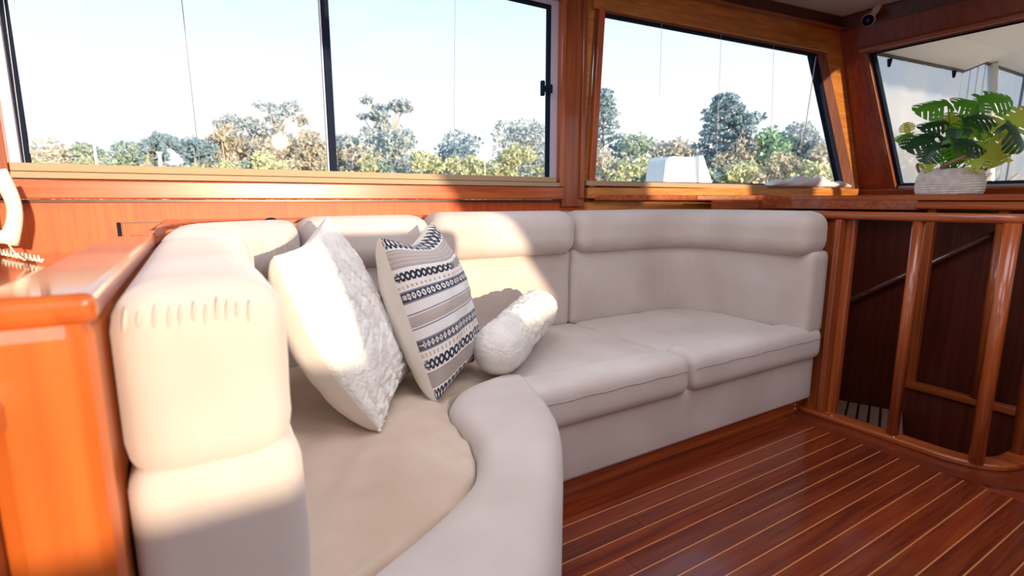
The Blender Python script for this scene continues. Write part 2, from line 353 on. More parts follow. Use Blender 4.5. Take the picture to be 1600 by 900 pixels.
addbox(lt, (1.845, 2.61, 1.82), (1.868, 2.64, 1.868), .005); frombm('latch', lt, BLK, w1)
# ---- window 2
wn2 = empty('window_2', (3.3, 2.53, 1.3)); tag(wn2, kind='structure')
bm = bmesh.new(); ring(bm, w2i, w2g, n2, -.005, .05); frombm('window_frame', bm, MAR, wn2)
def lerp4(P, k): c = sum(P, Vector())/4; return [p+(c-p)*k for p in P]
bm = bmesh.new(); gi = lerp4(w2g, 0); g2 = [gi[0]+Vector((.004, 0, .004)), gi[1]+Vector((-.052, .005, .004)), gi[2]+Vector((-.055, .005, -.012)), gi[3]+Vector((.004, 0, -.012))]
ring(bm, gi, g2, n2, .0, .04); frombm('gasket', bm, BLK, wn2)
bm = bmesh.new(); bar(bm, w2g[0]+Vector((0, 0, -.012)), w2g[1]+Vector((-.05, 0, -.03)), .03, -n2, -.01, .035); frombm('bottom_track', bm, TRK, wn2)
bm = bmesh.new(); bar(bm, w2i[3]+Vector((0, 0, -.012)), w2i[2]+Vector((0, 0, -.012)), .014, -n2, -.01, .02); frombm('top_track', bm, ALU, wn2)
mesh('pane', [p+n2*.03 for p in g2], [(0, 1, 2, 3)], GLS, wn2)
# ---- window 3: windscreen
w3 = empty('window_3', (4.9, 1.0, 1.3)); tag(w3, kind='structure')
o3 = [ws(2.07, z0f), ws(.12, z0f), ws(.12, z1f), ws(2.21, z1f)]; i3 = [ws(2.05, 1.315), ws(.15, 1.315), ws(.15, 2.295), ws(2.185, 2.295)]
bm = bmesh.new(); ring(bm, o3, i3, nws, .02, .07); frombm('window_frame', bm, BLK, w3)
mesh('pane', [Vector(p)+nws*.045 for p in o3], [(0, 1, 2, 3)], GLS, w3)
bm = bmesh.new(); bar(bm, Vector(ws(2.06, 1.30)), Vector(ws(.12, 1.30)), .02, -nws, -.03, .0); frombm('sill_strip', bm, ALU, w3)
w4 = empty('window_4', (4.9, -1.0, 1.3)); tag(w4, kind='structure')
mesh('pane', [Vector(ws(*a))+nws*.045 for a in ((-.08, z0f), (-2.1, z0f), (-2.2, z1f), (-.08, z1f))], [(0, 1, 2, 3)], GLS, w4)

# ---- shelves and ledges
def polyslab(name, pts, z0, z1, m, parent=None, bev=.006):
    bm = bmesh.new(); vs = [bm.verts.new((x, y, z0)) for x, y in pts]; f = bm.faces.new(vs)
    r = bmesh.ops.extrude_face_region(bm, geom=[f]); bmesh.ops.translate(bm, verts=[g for g in r['geom'] if isinstance(g, bmesh.types.BMVert)], vec=(0, 0, z1-z0))
    if bev: bmesh.ops.bevel(bm, geom=[e for e in bm.edges if abs(e.verts[0].co.z-e.verts[1].co.z) < 1e-6], offset=bev, segments=2, affect='EDGES', profile=.5)
    return frombm(name, bm, m, parent)
def arc(cx, cy, r, a0, a1, n=8): return [(cx+r*math.cos(math.radians(a0+(a1-a0)*i/n)), cy+r*math.sin(math.radians(a0+(a1-a0)*i/n))) for i in range(n+1)]
# ledge behind the sofa back at rail height
REAR = [(-.10, .735), (-.10, 1.0), (-.10, 1.4), (-.10, 1.75)]+arc(.42, 1.98, .52, 180, 90, 8)[1:]+[(.7, 2.52), (1.3, 2.53), (1.9, 2.53)]+arc(2.50, 2.07, .455, 88, 2, 8)+[(2.955, 1.8), (2.955, 1.512)]
led = [p for p in REAR[4:-3] if p[0] > -.1]
ledge = polyslab('ledge', [(-.10, 1.9)]+led[1:]+[(3.0, 2.0), (3.0, 2.56), (2.15, 2.65), (-.10, 2.65)], 1.085, 1.12, WX)
tag(ledge, kind='structure')
# left side table level behind the partition
shelf = polyslab('side_shelf', [(-1.7, .62), (-.18, .62), (-.18, 1.9), (-.14, 2.1), (-.02, 2.3), (.15, 2.45), (.15, 2.65), (-1.7, 2.65)], .965, 1.0, CAPW)
tag(shelf, kind='structure')
tag(box('side_cabinet', (-1.68, .66, 0), (-.2, 2.64, .965), DARKW, bev=0), kind='structure')
# dash in front of the windscreen
dash = polyslab('dash_shelf', [(2.2, 2.62), (2.2, 2.60), (3.0, 2.46), (3.45, 2.33)]+arc(3.55, 1.98, .38, 90, 10, 8)+[(4.0, 1.6), (4.0, -2.6), (4.96, -2.6), (4.94, 2.34)], 1.198, 1.235, WY)
tag(dash, kind='structure')
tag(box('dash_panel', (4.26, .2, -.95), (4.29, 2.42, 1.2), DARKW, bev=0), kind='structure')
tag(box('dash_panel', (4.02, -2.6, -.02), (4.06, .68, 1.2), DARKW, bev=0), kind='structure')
sweepf = sweep('trim_30', [(3.0, 2.34, 1.14), (3.45, 2.31, 1.14)]+[(x, y, 1.14) for x, y in arc(3.55, 1.98, .36, 90, 10, 8)]+[(4.0, 1.55, 1.14)], [(-.008, 0), (.008, 0), (.008, .06), (-.008, .06)], WX)
tag(sweepf, kind='structure')

# ------------------------------------------------------------------ partition with cap rail (left foreground)
pt = empty('partition', (-.14, 1.3, 0)); tag(pt, 'glossy orange timber partition with rounded front edge and broad cap, beside the near sofa arm', 'partition')
bm = bmesh.new(); addbox(bm, (-.205, .70, 0), (-.103, 2.05, 1.078), .022); frombm('panel', bm, PLYZ, pt)
capp = [(-.132, .69, 1.058), (-.132, 1.0, 1.058), (-.132, 1.5, 1.058), (-.132, 1.80, 1.058)]+[(x, y, 1.058) for x, y in arc(.42, 1.90, .55, 178, 92, 10)]
cpm = sweep('cap', [(-.150, .699, 1.068)]+[(-.150, .699+.1*k, 1.068) for k in range(1, 12)], roundprof(.108, .034, .012), CAPW, pt, False)
cpm.modifiers.new('b', 'BEVEL').width = .012; cpm.modifiers['b'].segments = 3
sweep('corner_rail', smoothpath(capp[3:]+[(.7, 2.50, 1.075), (1.3, 2.565, 1.085), (2.0, 2.565, 1.10)], 3), roundprof(.06, .045, .012), CAPW, pt, True)
kn = bmesh.new(); bmesh.ops.create_uvsphere(kn, u_segments=12, v_segments=8, radius=.014, matrix=Matrix.Translation((.285, 2.44, 1.118)) @ Matrix.Diagonal((1.6, 1, .7, 1)))
tag(frombm('rail_knob', kn, BLK, pt, True), 'small dark knob')
# small flap outline on the wall panel
fp = empty('wall_flap', (-.17, 2.64, 1.09)); tag(fp, 'small flush rectangular timber flap in the orange wall panel behind the partition', 'hatch')
box('flap', (-.245, 2.640, 1.05), (-.10, 2.652, 1.108), PLY, fp, .001); box('edge', (-.252, 2.636, 1.108), (-.095, 2.652, 1.112), DARKW, fp, 0)
box('hinge', (-.262, 2.632, 1.045), (-.250, 2.652, 1.112), BLK, fp, .001)

# ------------------------------------------------------------------ rail around the sofa and balustrade
bs = empty('balustrade', (2.95, 1.1, 0)); tag(bs, 'reddish timber balustrade with round balusters and curved sill between sofa and stairwell', 'balustrade')
rp_ = smoothpath([(1.9, 2.56, 1.10), (2.3, 2.545, 1.10), (2.62, 2.46, 1.10), (2.86, 2.26, 1.10), (2.955, 2.0, 1.10), (2.955, 1.6, 1.10), (2.95, 1.2, 1.10), (2.95, .92, 1.10), (3.0, .76, 1.10), (3.14, .70, 1.10), (3.4, .70, 1.10), (3.9, .70, 1.10)], 4)
sweep('top_rail', rp_, roundprof(.07, .042, .016), WY, bs, True)
sp_ = smoothpath([(2.945, 1.62, 0), (2.945, 1.3, 0), (2.945, 1.0, 0), (2.95, .88, 0), (3.0, .77, 0), (3.12, .715, 0), (3.4, .712, 0), (3.95, .712, 0)], 5)
sweep('sill_rail', sp_, roundprof(.095, .03, .01), WY, bs, True)
def post(x, y, z0, z1, w, par, m=WZ, name='baluster', r=.45):
    bm = bmesh.new(); addbox(bm, (x-w/2, y-w/2, z0), (x+w/2, y+w/2, z1), 0)
    bmesh.ops.bevel(bm, geom=[e for e in bm.edges if abs(e.verts[0].co.z-e.verts[1].co.z) > .1], offset=w*r, segments=5, affect='EDGES', profile=.5)
    return frombm(name, bm, m, par, True)
post(2.945, 1.125, .028, 1.105, .05, bs); post(2.945, .79, .028, 1.105, .056, bs); post(3.22, .722, .028, 1.105, .056, bs); post(3.62, .722, .028, 1.105, .05, bs)
box('end_post', (2.962, 1.415, .028), (2.998, 1.46, 1.105), WZ, bs, .005)
box('end_panel', (2.962, 1.46, 0), (2.985, 2.42, 1.10), WZ, bs, .002)
box('end_panel', (2.905, 1.455, .028), (2.962, 1.485, 1.10), WZ, bs, .004)
for y in (1.40, 1.1): 
    b_ = bmesh.new(); bmesh.ops.create_uvsphere(b_, u_segments=8, v_segments=6, radius=.005, matrix=Matrix.Translation((2.905, y, .032))); frombm('screw_cap', b_, CHR, bs, True)
ib = empty('inner_balustrade', (3.97, 1.1, 0)); tag(ib, 'far balustrade across the stairwell, slim post and low cross rail', 'balustrade')
box('post', (3.95, 1.43, 0), (4.0, 1.475, 1.15), WZ, ib, .006)
box('bottom_rail', (3.93, .70, -.022), (3.995, 1.475, .022), WY, ib, .006)
post(3.965, 1.10, .02, 1.15, .075, ib, name='baluster')
box('top_rail', (3.90, .2, 1.145), (4.0, 1.53, 1.192), WY, ib, .012)
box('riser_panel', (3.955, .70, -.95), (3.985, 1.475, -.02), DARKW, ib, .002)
hr = empty('stair_handrail', (4.2, 1.5, .7)); tag(hr, 'dark slanting handrail on the stairwell panel behind the balusters', 'handrail')
hA = at(1318, 474, 0, 4.2); hB = at(1548, 367, 0, 4.2)
tube('rail', [hA+(hA-hB)*.25, hA, hB], .019, wood('handrail_wood', (.10, .03, .02), (.18, .06, .04), 'Y', .25, .8), hr)
box('bracket', (4.19, hB.y-.05, hB.z-.012), (4.262, hB.y+.0, hB.z+.022), BLK, hr, .004)
SLATM = plain('pale_slat', (.20, .12, .09), .6)
sg = empty('stair_tread', (3.7, 1.55, -.2)); tag(sg, 'slatted stair tread low in the dark stairwell', 'step')
for k in range(6):
    a = math.atan2(1.55, 3.7); off = (k-2.5)*.062
    c = Vector((3.68-math.sin(a)*off, 1.55+math.cos(a)*off, -.2))
    box('slat', (c.x-.2, c.y-.024, c.z-.01), (c.x+.2, c.y+.024, c.z+.01), SLATM, sg, .003, a)
st2 = box('stair_step', (4.02, .72, -.1), (4.24, 1.05, -.07), WY); tag(st2, 'plain timber step beyond the far balustrade', 'step')
st2.location.z += .0

# ------------------------------------------------------------------ the sofa
sofa = empty('corner_sofa', (1.2, 1.9, 0)); tag(sofa, 'long curved cream suede corner settee with rolled headrests, built in below the windows', 'sofa')
rear = Path(REAR)
def sidx(x=None, y=None, after=0):
    best = None
    for i in range(400):
        t = rear.L*i/399; p = rear.pos(t)
        if t < after: continue
        d = abs(p[0]-x) if x is not None else abs(p[1]-y)
        if best is None or d < best[0]: best = (d, t)
    return best[1]
sA = 0.0; s1 = 1.02; s2 = sidx(x=.36, after=s1); s3 = sidx(x=.97, after=s2); s4 = sidx(x=1.83, after=s3); s5 = rear.L
def back_cushion(name, t0, t1, z0, z1, T, r, m, nx, ny, wr=0.004, gather=0, crown=.012, seed=0, lean=0):
    vs, fs = rbox(t1-t0, z1-z0, T, r, nx, ny, 2); out = []
    for x, y, z in vs:
        s = t0+x; p = rear.pos(s); n = rear.nrm(s); u = x/(t1-t0); v = y/(z1-z0)
        f = z/T
        c = crown*(math.sin(math.pi*min(max(u, 0), 1))**.5)*(math.sin(math.pi*min(max(v, 0), 1))**.6)
        d = z+f*(c+wr*(nz3(s*5+seed, y*6, seed)+.5*nz3(s*13+seed, y*11, seed+4)))
        if gather: d += f*gather*math.sin(s*math.tau/.035+2*nz3(s*9, y*3, 2))*math.exp(-((v-.62)/.45)**2)*(.6+.6*nz3(s*4, 1, 3))
        zz = z0+y+.004*nz3(s*3, y*2, seed+9)*f-lean*f*0
        out.append((p[0]+n[0]*d, p[1]+n[1]*d, zz))
    return mesh(name, out, fs, m, sofa)
G = .0015
for i, (a, b_, ga) in enumerate(((sA, s1, 0), (s1, s2, .004), (s2, s3, 0), (s3, s4, 0), (s4, s5, 0))):
    nn = max(12, int((b_-a)/.02)) if i != 1 else 160
    o = back_cushion('back_cushion', a+G, b_-G, .47, .935 if i else .875, .175 if i > 0 else .205, .04, FAB, nn, 16, .004, 0, .012, i*3.1)
    o = back_cushion('headrest_roll', a+G, b_-G, .90 if i else .835, (1.10, 1.12, 1.13, 1.142, 1.142)[i], .245 if i > 0 else .20, .085 if i else .06, FAB, nn, 10, .004, ga, .008, i*5.7+20)
# gathered stitching on the near arm end
bm = bmesh.new()
for k in range(11):
    x = -.075+.013*k+random.uniform(-.003, .003); zc = 1.062+random.uniform(-.004, .004)
    bmesh.ops.create_uvsphere(bm, u_segments=8, v_segments=5, radius=1, matrix=Matrix.Translation((x, .740, zc)) @ Matrix.Rotation(.15, 4, 'Y') @ Matrix.Diagonal((.0028, .0035, .010+random.uniform(0, .008), 1)))
o = frombm('gathered_stitching', bm, FAB, sofa, True); tag(o, 'puckered seam')

def patch_cushion(name, A, B_, z0, z1, r, m, nx, ny, crown=.012, wr=.004, seed=0, rad=None, wfun=None):
    """rounded slab whose plan is the ruled patch between curves A and B_"""
    PA, PB = Path(A), Path(B_); L = (PA.L+PB.L)/2; Wd = np.mean([np.linalg.norm(PA.pos(PA.L*k/9)-PB.pos(PB.L*k/9)) for k in range(10)])
    vs, fs = rbox(L, Wd, z1-z0, r, nx, ny, 3); out = []
    for x, y, z in vs:
        u, v = x/L, y/Wd; p = PA.pos(PA.L*u)*(1-v)+PB.pos(PB.L*u)*v; f = max(0, z/(z1-z0)-.4)/.6
        c = crown*(max(0, math.sin(math.pi*u))**.5)*(max(0, math.sin(math.pi*v))**.5)
        h = z0+z+f*(c+wr*(nz3(p[0]*6, p[1]*6, seed)+.5*nz3(p[0]*14, p[1]*14, seed+3)))
        if wfun: h += f*wfun(p[0], p[1], u, v)
        out.append((p[0], p[1], h))
    return mesh(name, out, fs, m, sofa)
# straight seats: pad plus raised front roll, and the band beneath
FY = 1.50
def seatpair(x0f, x1f, x0b, x1b, seed):
    patch_cushion('seat_pad', [(x0f, FY+.19), (x1f, FY+.19)] , [(x0b, 2.40), (x1b, 2.40)], .30, .490, .03, FAB, 36, 24, .016, .004, seed)
    def wf(x, y, u, v): return 0
    patch_cushion('seat_front_roll', [(x0f, FY), (x1f, FY)], [(x0f-.0, FY+.2), (x1f-.0, FY+.2)], .325, .512, .055, FAB, 50, 10, .006, .003, seed+7)
seatpair(1.0, 1.868, 1.0, 1.86, 1.3)
seatpair(1.872, 2.945, 1.863, 2.95, 4.4)
o = patch_cushion('base_band', [(1.0, FY+.035), (2.93, FY+.035)], [(1.0, 2.3), (2.93, 2.3)], .085, .345, .02, FAB, 40, 10, 0, .002, 9)
# piping line along the front of the rolls
for x0, x1 in ((1.02, 1.85), (1.89, 2.90)):
    tube('piping', [(x0+(x1-x0)*k/30, FY-.0005-.004*math.sin(math.pi*k/30)*0, .448+.002*math.sin(k*.9)) for k in range(31)], .0018, PIPE, sofa, 6)
# curved big seat on the left
SEAM = smoothpath([(.02, .80), (.214, .905), (.40, 1.00), (.545, 1.10), (.630, 1.24), (.655, 1.38), (.685, 1.55), (.78, 1.68), (.93, 1.72), (1.06, 1.70)], 6)
OUT = smoothpath([(.02, .47), (.28, .53), (.50, .69), (.70, .92), (.86, 1.13), (.96, 1.28), (1.02, 1.42), (1.05, 1.55), (1.06, 1.62), (1.065, 1.72)], 6)
INB = smoothpath([(.02, 2.2), (.05, 2.32), (.12, 2.38), (.3, 2.40), (.5, 2.40), (.7, 2.40), (.85, 2.40), (.95, 2.40), (1.0, 2.40), (1.03, 2.40)], 6)
def wtan(x, y, u, v):
    d = .010*nz3(x*2.2, y*9, 3.3)+.006*math.exp(-v*6)*math.sin((x*.3-y)*70+3*nz3(x*4, y*4, 1))
    d += .0065*math.sin(u*math.tau*11+4*nz3(u*5, v*3, 6))*math.exp(-v*4.5)*max(0, math.sin(math.pi*min(1, max(0, (u-.25)/.6))))
    d += .006*math.sin((x-y*.6)*38+3*nz3(x*5, y*5, 8))*math.exp(-((x-.2)/.2)**2)*math.exp(-((y-1.5)/.35)**2)
    return d-.012*max(0, 1-v*4)
o = patch_cushion('seat_pad', SEAM, INB, .30, .492, .022, FAB2, 90, 60, .02, .003, 11, wfun=wtan); tag(o, 'tan wrinkled inner seat pad')
o = patch_cushion('seat_front_roll', OUT, SEAM, .09, .520, .075, FAB, 90, 22, .012, .003, 15); tag(o, 'broad curved front bolster reaching nearly to the floor')
kick = polyslab('kick_board', [(.6, 1.585), (2.95, 1.585), (2.95, 1.62), (.6, 1.62)], 0.0, .085, WX, sofa, 0)
box('plinth', (-.09, .8, 0), (.35, 2.4, .3), DARKW, sofa, 0); box('plinth', (.35, 1.7, 0), (2.93, 2.4, .3), DARKW, sofa, 0)
b_ = bmesh.new()
bmesh.ops.create_uvsphere(b_, u_segments=8, v_segments=6, radius=.006, matrix=Matrix.Translation((2.86, 1.582, .045))); bmesh.ops.create_uvsphere(b_, u_segments=8, v_segments=6, radius=.006, matrix=Matrix.Translation((2.86, 1.582, .022)))
frombm('screw_cap', b_, CHR, sofa, True)

# ------------------------------------------------------------------ cushions
def setcol(me, cols):
    a = me.color_attributes.new('col', 'FLOAT_COLOR', 'POINT'); c = np.ones((len(cols), 4), np.float32); c[:, :3] = cols; a.data.foreach_set('color', c.ravel())
def pillow_side(name, C, T, side, n, m, parent, disp=None, colf=None, pinch=.07, p=.5, pn=None, pt_=None):
    """C = corners near-bottom, near-top, far-top, far-bottom"""
    NB, NT, FT, FB = [np.array(c, float) for c in C]; nrm = np.cross(FT-NB, NT-FB); nrm /= np.linalg.norm(nrm)
    if nrm[1] > 0 or nrm[0] < 0: nrm = -nrm if nrm[0] < 0 else nrm
    vs = []; cols = []; fs = []
    for j in range(n+1):
        for i in range(n+1):
            u0, v0 = .5-.5*math.cos(math.pi*i/n), .5-.5*math.cos(math.pi*j/n)
            u0 = .35*u0+.65*i/n; v0 = .35*v0+.65*j/n
            su, sv = math.sin(math.pi*u0), math.sin(math.pi*v0)
            u = .5+(u0-.5)*(1-(pn if pn is not None and u0 < .5 else pinch)*sv*2); v = .5+(v0-.5)*(1-(pt_ if pt_ is not None and v0 < .5 else pinch)*su*2)
            P = (NT*(1-u)+FT*u)*(1-v)+(NB*(1-u)+FB*u)*v
            t = T*((su*sv)**p)
            edge = (su*sv)**.3 if su*sv > 0 else 0
            wrk = .012*nz3(u0*5+side, v0*5, T*50)*min(1, edge*1.2)+.006*nz3(u0*11+side, v0*11, 7)*edge
            d = disp(u0, v0) if disp else 0
            P = P+nrm*side*(t+wrk+d*min(1, edge*1.5)); vs.append(P)
            if colf: cols.append(colf(u0, v0))
    for j in range(n):
        for i in range(n): fs.append((j*(n+1)+i, j*(n+1)+i+1, (j+1)*(n+1)+i+1, (j+1)*(n+1)+i))
    me = bpy.data.meshes.new(name); me.from_pydata([tuple(v) for v in vs], [], fs if side > 0 else [f[::-1] for f in fs]); me.update()
    if colf: setcol(me, cols)
    return link(name, me, m, parent)
# plush ruffled pillow
P1 = [(.43, 1.47, .515), (.205, 1.75, 1.03), (.445, 2.10, 1.14), (.70, 1.93, .53)]
pl1 = empty('throw_pillow', (.4, 1.7, .5)); tag(pl1, 'white plush pillow with ruffled diagonal seams, leaning on the near sofa arm', 'pillow', 'pillows on the sofa')
def ruff(u, v):
    a = u*7+.35*math.sin(v*9)+.5*nz3(u*3, v*3, 5); b_ = v*3.2+u*1.5
    r1 = abs((a % 1)-.5)*2; cell = math.floor(a); r2 = abs(((b_*1.5+.5*(cell % 2)) % 1)-.5)*2
    d = -.016*max(0, (r1-.72)/.28)**1.5-.008*max(0, (r2-.85)/.15)+.004*math.sin(b_*40+3*nz3(u*6, v*6, 1))*max(0, r1-.5)
    d += .003*nz3(u*22, v*22, 2)+.0015*nz3(u*60, v*60, 8)
    e = max(0, v-.78)/.22
    return d+e*.020*nz3(u*16, v*34, 3)
pillow_side('front_cover', P1, .10, 1, 190, WHT, pl1, ruff, None, .05, .42, -.15)
PLN = fabric('plain_cream_cloth', (.80, .74, .66), (.74, .67, .58), .15, 12)
pillow_side('back_cover', P1, .17, -1, 90, PLN, pl1, None, None, .05, .32, -.15)
bm = bmesh.new()
def edgept(P, t, which):
    NB, NT, FT, FB = [Vector(p) for p in P]
    k = (-.15 if which == 'near' else .05)*math.sin(math.pi*t)
    if which == 'bottom': a, b_, c = NB, FB, (NT+FT)/2
    if which == 'near': a, b_, c = NT, NB, (FT+FB)/2
    if which == 'far': a, b_, c = FT, FB, (NT+NB)/2
    if which == 'top': a, b_, c = NT, FT, (NB+FB)/2
    q = a.lerp(b_, t); return q+(c-q)*k
for which, nn in (('bottom', 46), ('far', 46)):
    for k in range(nn):
        q = edgept(P1, (k+.5)/nn, which)+Vector((random.uniform(-.008, .008), random.uniform(-.008, .008), random.uniform(-.004, .008)))
        bmesh.ops.create_icosphere(bm, subdivisions=1, radius=random.uniform(.004, .009) if which != 'near' else random.uniform(.003, .005), matrix=Matrix.Translation(q) @ Matrix.Diagonal((1, 1, random.uniform(.6, 1.2), 1)))
tag(frombm('ruffle_edge', bm, WHT, pl1, True), kind='stuff')
# striped pillow
P2 = [(.675, 1.615, .505), (.555, 1.80, 1.072), (.90, 2.16, 1.105), (.98, 1.93, .515)]
pl2 = empty('throw_pillow', (.8, 1.85, .5)); tag(pl2, 'cream pillow with black, grey and beige woven stripes, between the plush pillow and the bolster', 'pillow', 'pillows on the sofa')
WH_, BK_, GR_, BG_, TN_, OR_ = map(np.array, ((.80, .77, .73), (.018, .020, .035), (.16, .16, .20), (.50, .42, .37), (.40, .35, .33), (.55, .36, .22)))
def stripes(u, v):
    y = 160+690*v; X = math.acos(max(-1, min(1, 1-2*u)))/math.pi*46
    def zig(per, a, b_, c0, c1, thr=.5):
        k = (y-a)/(b_-a); t1 = abs(((X/per+k) % 1)-.5)*2; t2 = abs(((X/per-k) % 1)-.5)*2; return c1 if (min(t1, t2) < thr) else c0
    if 160 <= y < 215: return zig(2.4, 160, 215, WH_, BK_, .42)
    if 222 <= y < 226 or 296 <= y < 300: return TN_*.8
    if 226 <= y < 296: return BG_ if (int(X*2) + int(y/6)) % 2 else (BG_*.78+WH_*.22 if int(y/9) % 2 else TN_)
    if 318 <= y < 358: return zig(1.9, 318, 358, GR_ if u > .45 else WH_, BK_ if u < .5 else TN_, .48)
    if 374 <= y < 386: return OR_ if (X % 1.6) < .6 else WH_
    if 396 <= y < 446:
        if y < 403 or y > 438: return GR_*1.3
        k = (y-420)/16; return WH_ if ((((X/1.7) % 1)-.5)*2.3)**2+k*k < .75 and ((((X/1.7) % 1)-.5)*5)**2+k*k*2.5 > .5 else BK_*1.8
    if 488 <= y < 494 or 548 <= y < 555: return GR_
    if 498 <= y < 544: return BG_ if (y < 522 or (int(X*2)+int(y/7)) % 2) else TN_
    if 596 <= y < 644:
        if y < 602 or y > 638: return GR_*1.3
        k = abs(y-620)/17; return WH_ if abs(((X/1.5) % 1)-.5)*2+k < .85 and abs(((X/1.5) % 1)-.5)*2+k > .35 else GR_*.6
    if 652 <= y < 668: return OR_*1.1 if (X % 1.5) < .55 else WH_
    if 680 <= y < 722: return zig(2.0, 680, 722, WH_, BK_, .45)
    if 730 <= y < 794:
        if y < 734 or y > 790: return TN_*.7
        return BG_*.85 if (int(X*1.5)+int(y/8)) % 2 else TN_*.95
    if 800 <= y < 850: return zig(2.2, 800, 850, WH_, BK_, .45)
    return WH_
STR = attrmat('woven_stripes', .9, 0, .2, 300)
def tp(u, v): return -.03*math.exp(-((v-.0)/.10)**2)*math.exp(-((u-.5)/.25)**2)
pillow_side('front_cover', P2, .15, 1, 330, STR, pl2, tp, stripes, .05, .42, .0, .11)
pillow_side('back_cover', P2, .15, -1, 90, PLN, pl2, None, None, .05, .32, .0, .11)
# bolster
pb = empty('bolster_pillow', (1.2, 1.95, .5)); tag(pb, 'small round white plush bolster with gathered bands, lying against the sofa back', 'pillow', 'pillows on the sofa')
c0, c1 = np.array([.985, 1.74, .608]), np.array([1.46, 2.14, .665]); ax_ = (c1-c0)/np.linalg.norm(c1-c0); LB = np.linalg.norm(c1-c0)
s_ = np.cross(ax_, [0, 0, 1]); s_ /= np.linalg.norm(s_); t_ = np.cross(s_, ax_); vs = []; fs = []; nu, nv = 96, 150
for j in range(nv+1):
    w = j/nv; a = -.075+w*(LB+.15); e0 = max(0, 1-w/.16); e1 = max(0, 1-(1-w)/.16); e = max(e0, e1)
    R = .106*math.sqrt(max(0, 1-e**2.4))*(1-.06*w)
    for i in range(nu):
        th = i/nu*math.tau; rel = 0
        if w > .28: rel = -.016*max(0, (abs((((w-.28)*9.5+.25*nz3(math.cos(th)*1.6, math.sin(th)*1.6, 1)) % 1)-.5)*2-.6)/.4)
        rel += (.009*nz3(math.cos(th)*3, math.sin(th)*3, w*9)+.005*nz3(math.cos(th)*9, math.sin(th)*9, w*30))*(1-e**3)*(1 if w > .2 else .35)
        r_ = max(0.0005, R+rel*min(1, R/.05)); vs.append(c0+ax_*a+(s_*math.cos(th)+t_*math.sin(th))*r_)
for j in range(nv):
    for i in range(nu): fs.append((j*nu+i, j*nu+(i+1) % nu, (j+1)*nu+(i+1) % nu, (j+1)*nu+i))
fs.append(tuple(range(nu))); fs.append(tuple(nv*nu+i for i in range(nu)))
mesh('cover', vs, fs, WHT, pb)

# ------------------------------------------------------------------ telephone handset
ph = empty('telephone', (-.56, 2.15, 1.0)); tag(ph, 'cream telephone handset upright on its cradle with a coiled cord, on the left shelf', 'telephone')
h0, h1 = at(12, 380, 1, 2.18), at(-6, 268, 1, 2.18)
bm = bmesh.new(); pts = []; rad = []
for k in range(15):
    t = k/14; q = h0.lerp(h1, t)+Vector((.028*math.sin(math.pi*t), 0, 0)); pts.append(q); rad.append(.019+.008*abs(2*t-1)**2)
tube_bm(bm, pts, rad, 12); frombm('handset', bm, PLA, ph, True)
bm = bmesh.new(); addbox(bm, (h0.x-.055, 2.155, h0.z+.0), (h0.x+.01, 2.205, h0.z+.04), .012); addbox(bm, (h1.x-.06, 2.155, h1.z-.04), (h1.x+.0, 2.205, h1.z), .012); frombm('earpieces', bm, PLA, ph, True)['kind'] = 'stuff'
box('cradle', (h0.x-.16, 2.13, 1.0), (h0.x-.055, 2.23, h1.z-.02), PLA, ph, .012)
bm = bmesh.new(); cs = at(0, 396, 2, 1.012); ce_ = at(66, 408, 2, 1.012); pts = []
for k in range(150):
    t = k/149; q = cs.lerp(ce_, t); a = t*math.tau*11; pts.append(q+Vector((0, .010*math.cos(a), .006+.009*math.sin(a))))
tube_bm(bm, pts, .0035, 6); tube_bm(bm, [h0, h0+Vector((.012, 0, -.03)), h0+Vector((.03, .01, -.055)), ce_.lerp(cs, .3)], .003, 6); frombm('coiled_cord', bm, PLA, ph, True)

# ------------------------------------------------------------------ security camera
sc = empty('security_camera', (4.38, 2.12, 2.5)); tag(sc, 'small white bullet camera with black lens, in the ceiling corner above the windscreen', 'camera')
cp = onp(1359, 29, (4.36, 0, 2.45), (1, 0, 0)); dr = (Vector((0, 0, CH))-cp); dr = (dr.normalized()+Vector((0, 0, -.18))+Vector((-.05, .18, 0))).normalized()
tube('body', [cp-dr*.02+dr*.0, cp+dr*.018, cp+dr*.05, cp+dr*.056], [.030, .041, .043, .041], plain('camera_white', (.82, .80, .78), .3), sc, 24)
tube('lens', [cp+dr*.054, cp+dr*.0585], .039, BLK, sc, 24)
tube('lens_glass', [cp+dr*.0585, cp+dr*.061], [.012, .008], plain('lens_teal', (.02, .06, .07), .1, 0, 1), sc, 16)
tube('mount', [cp-dr*.01, cp+Vector((.03, -.02, .055)), cp+Vector((.04, -.03, .10))], [.020, .024, .030], plain('camera_mount', (.75, .73, .70), .4), sc, 16)

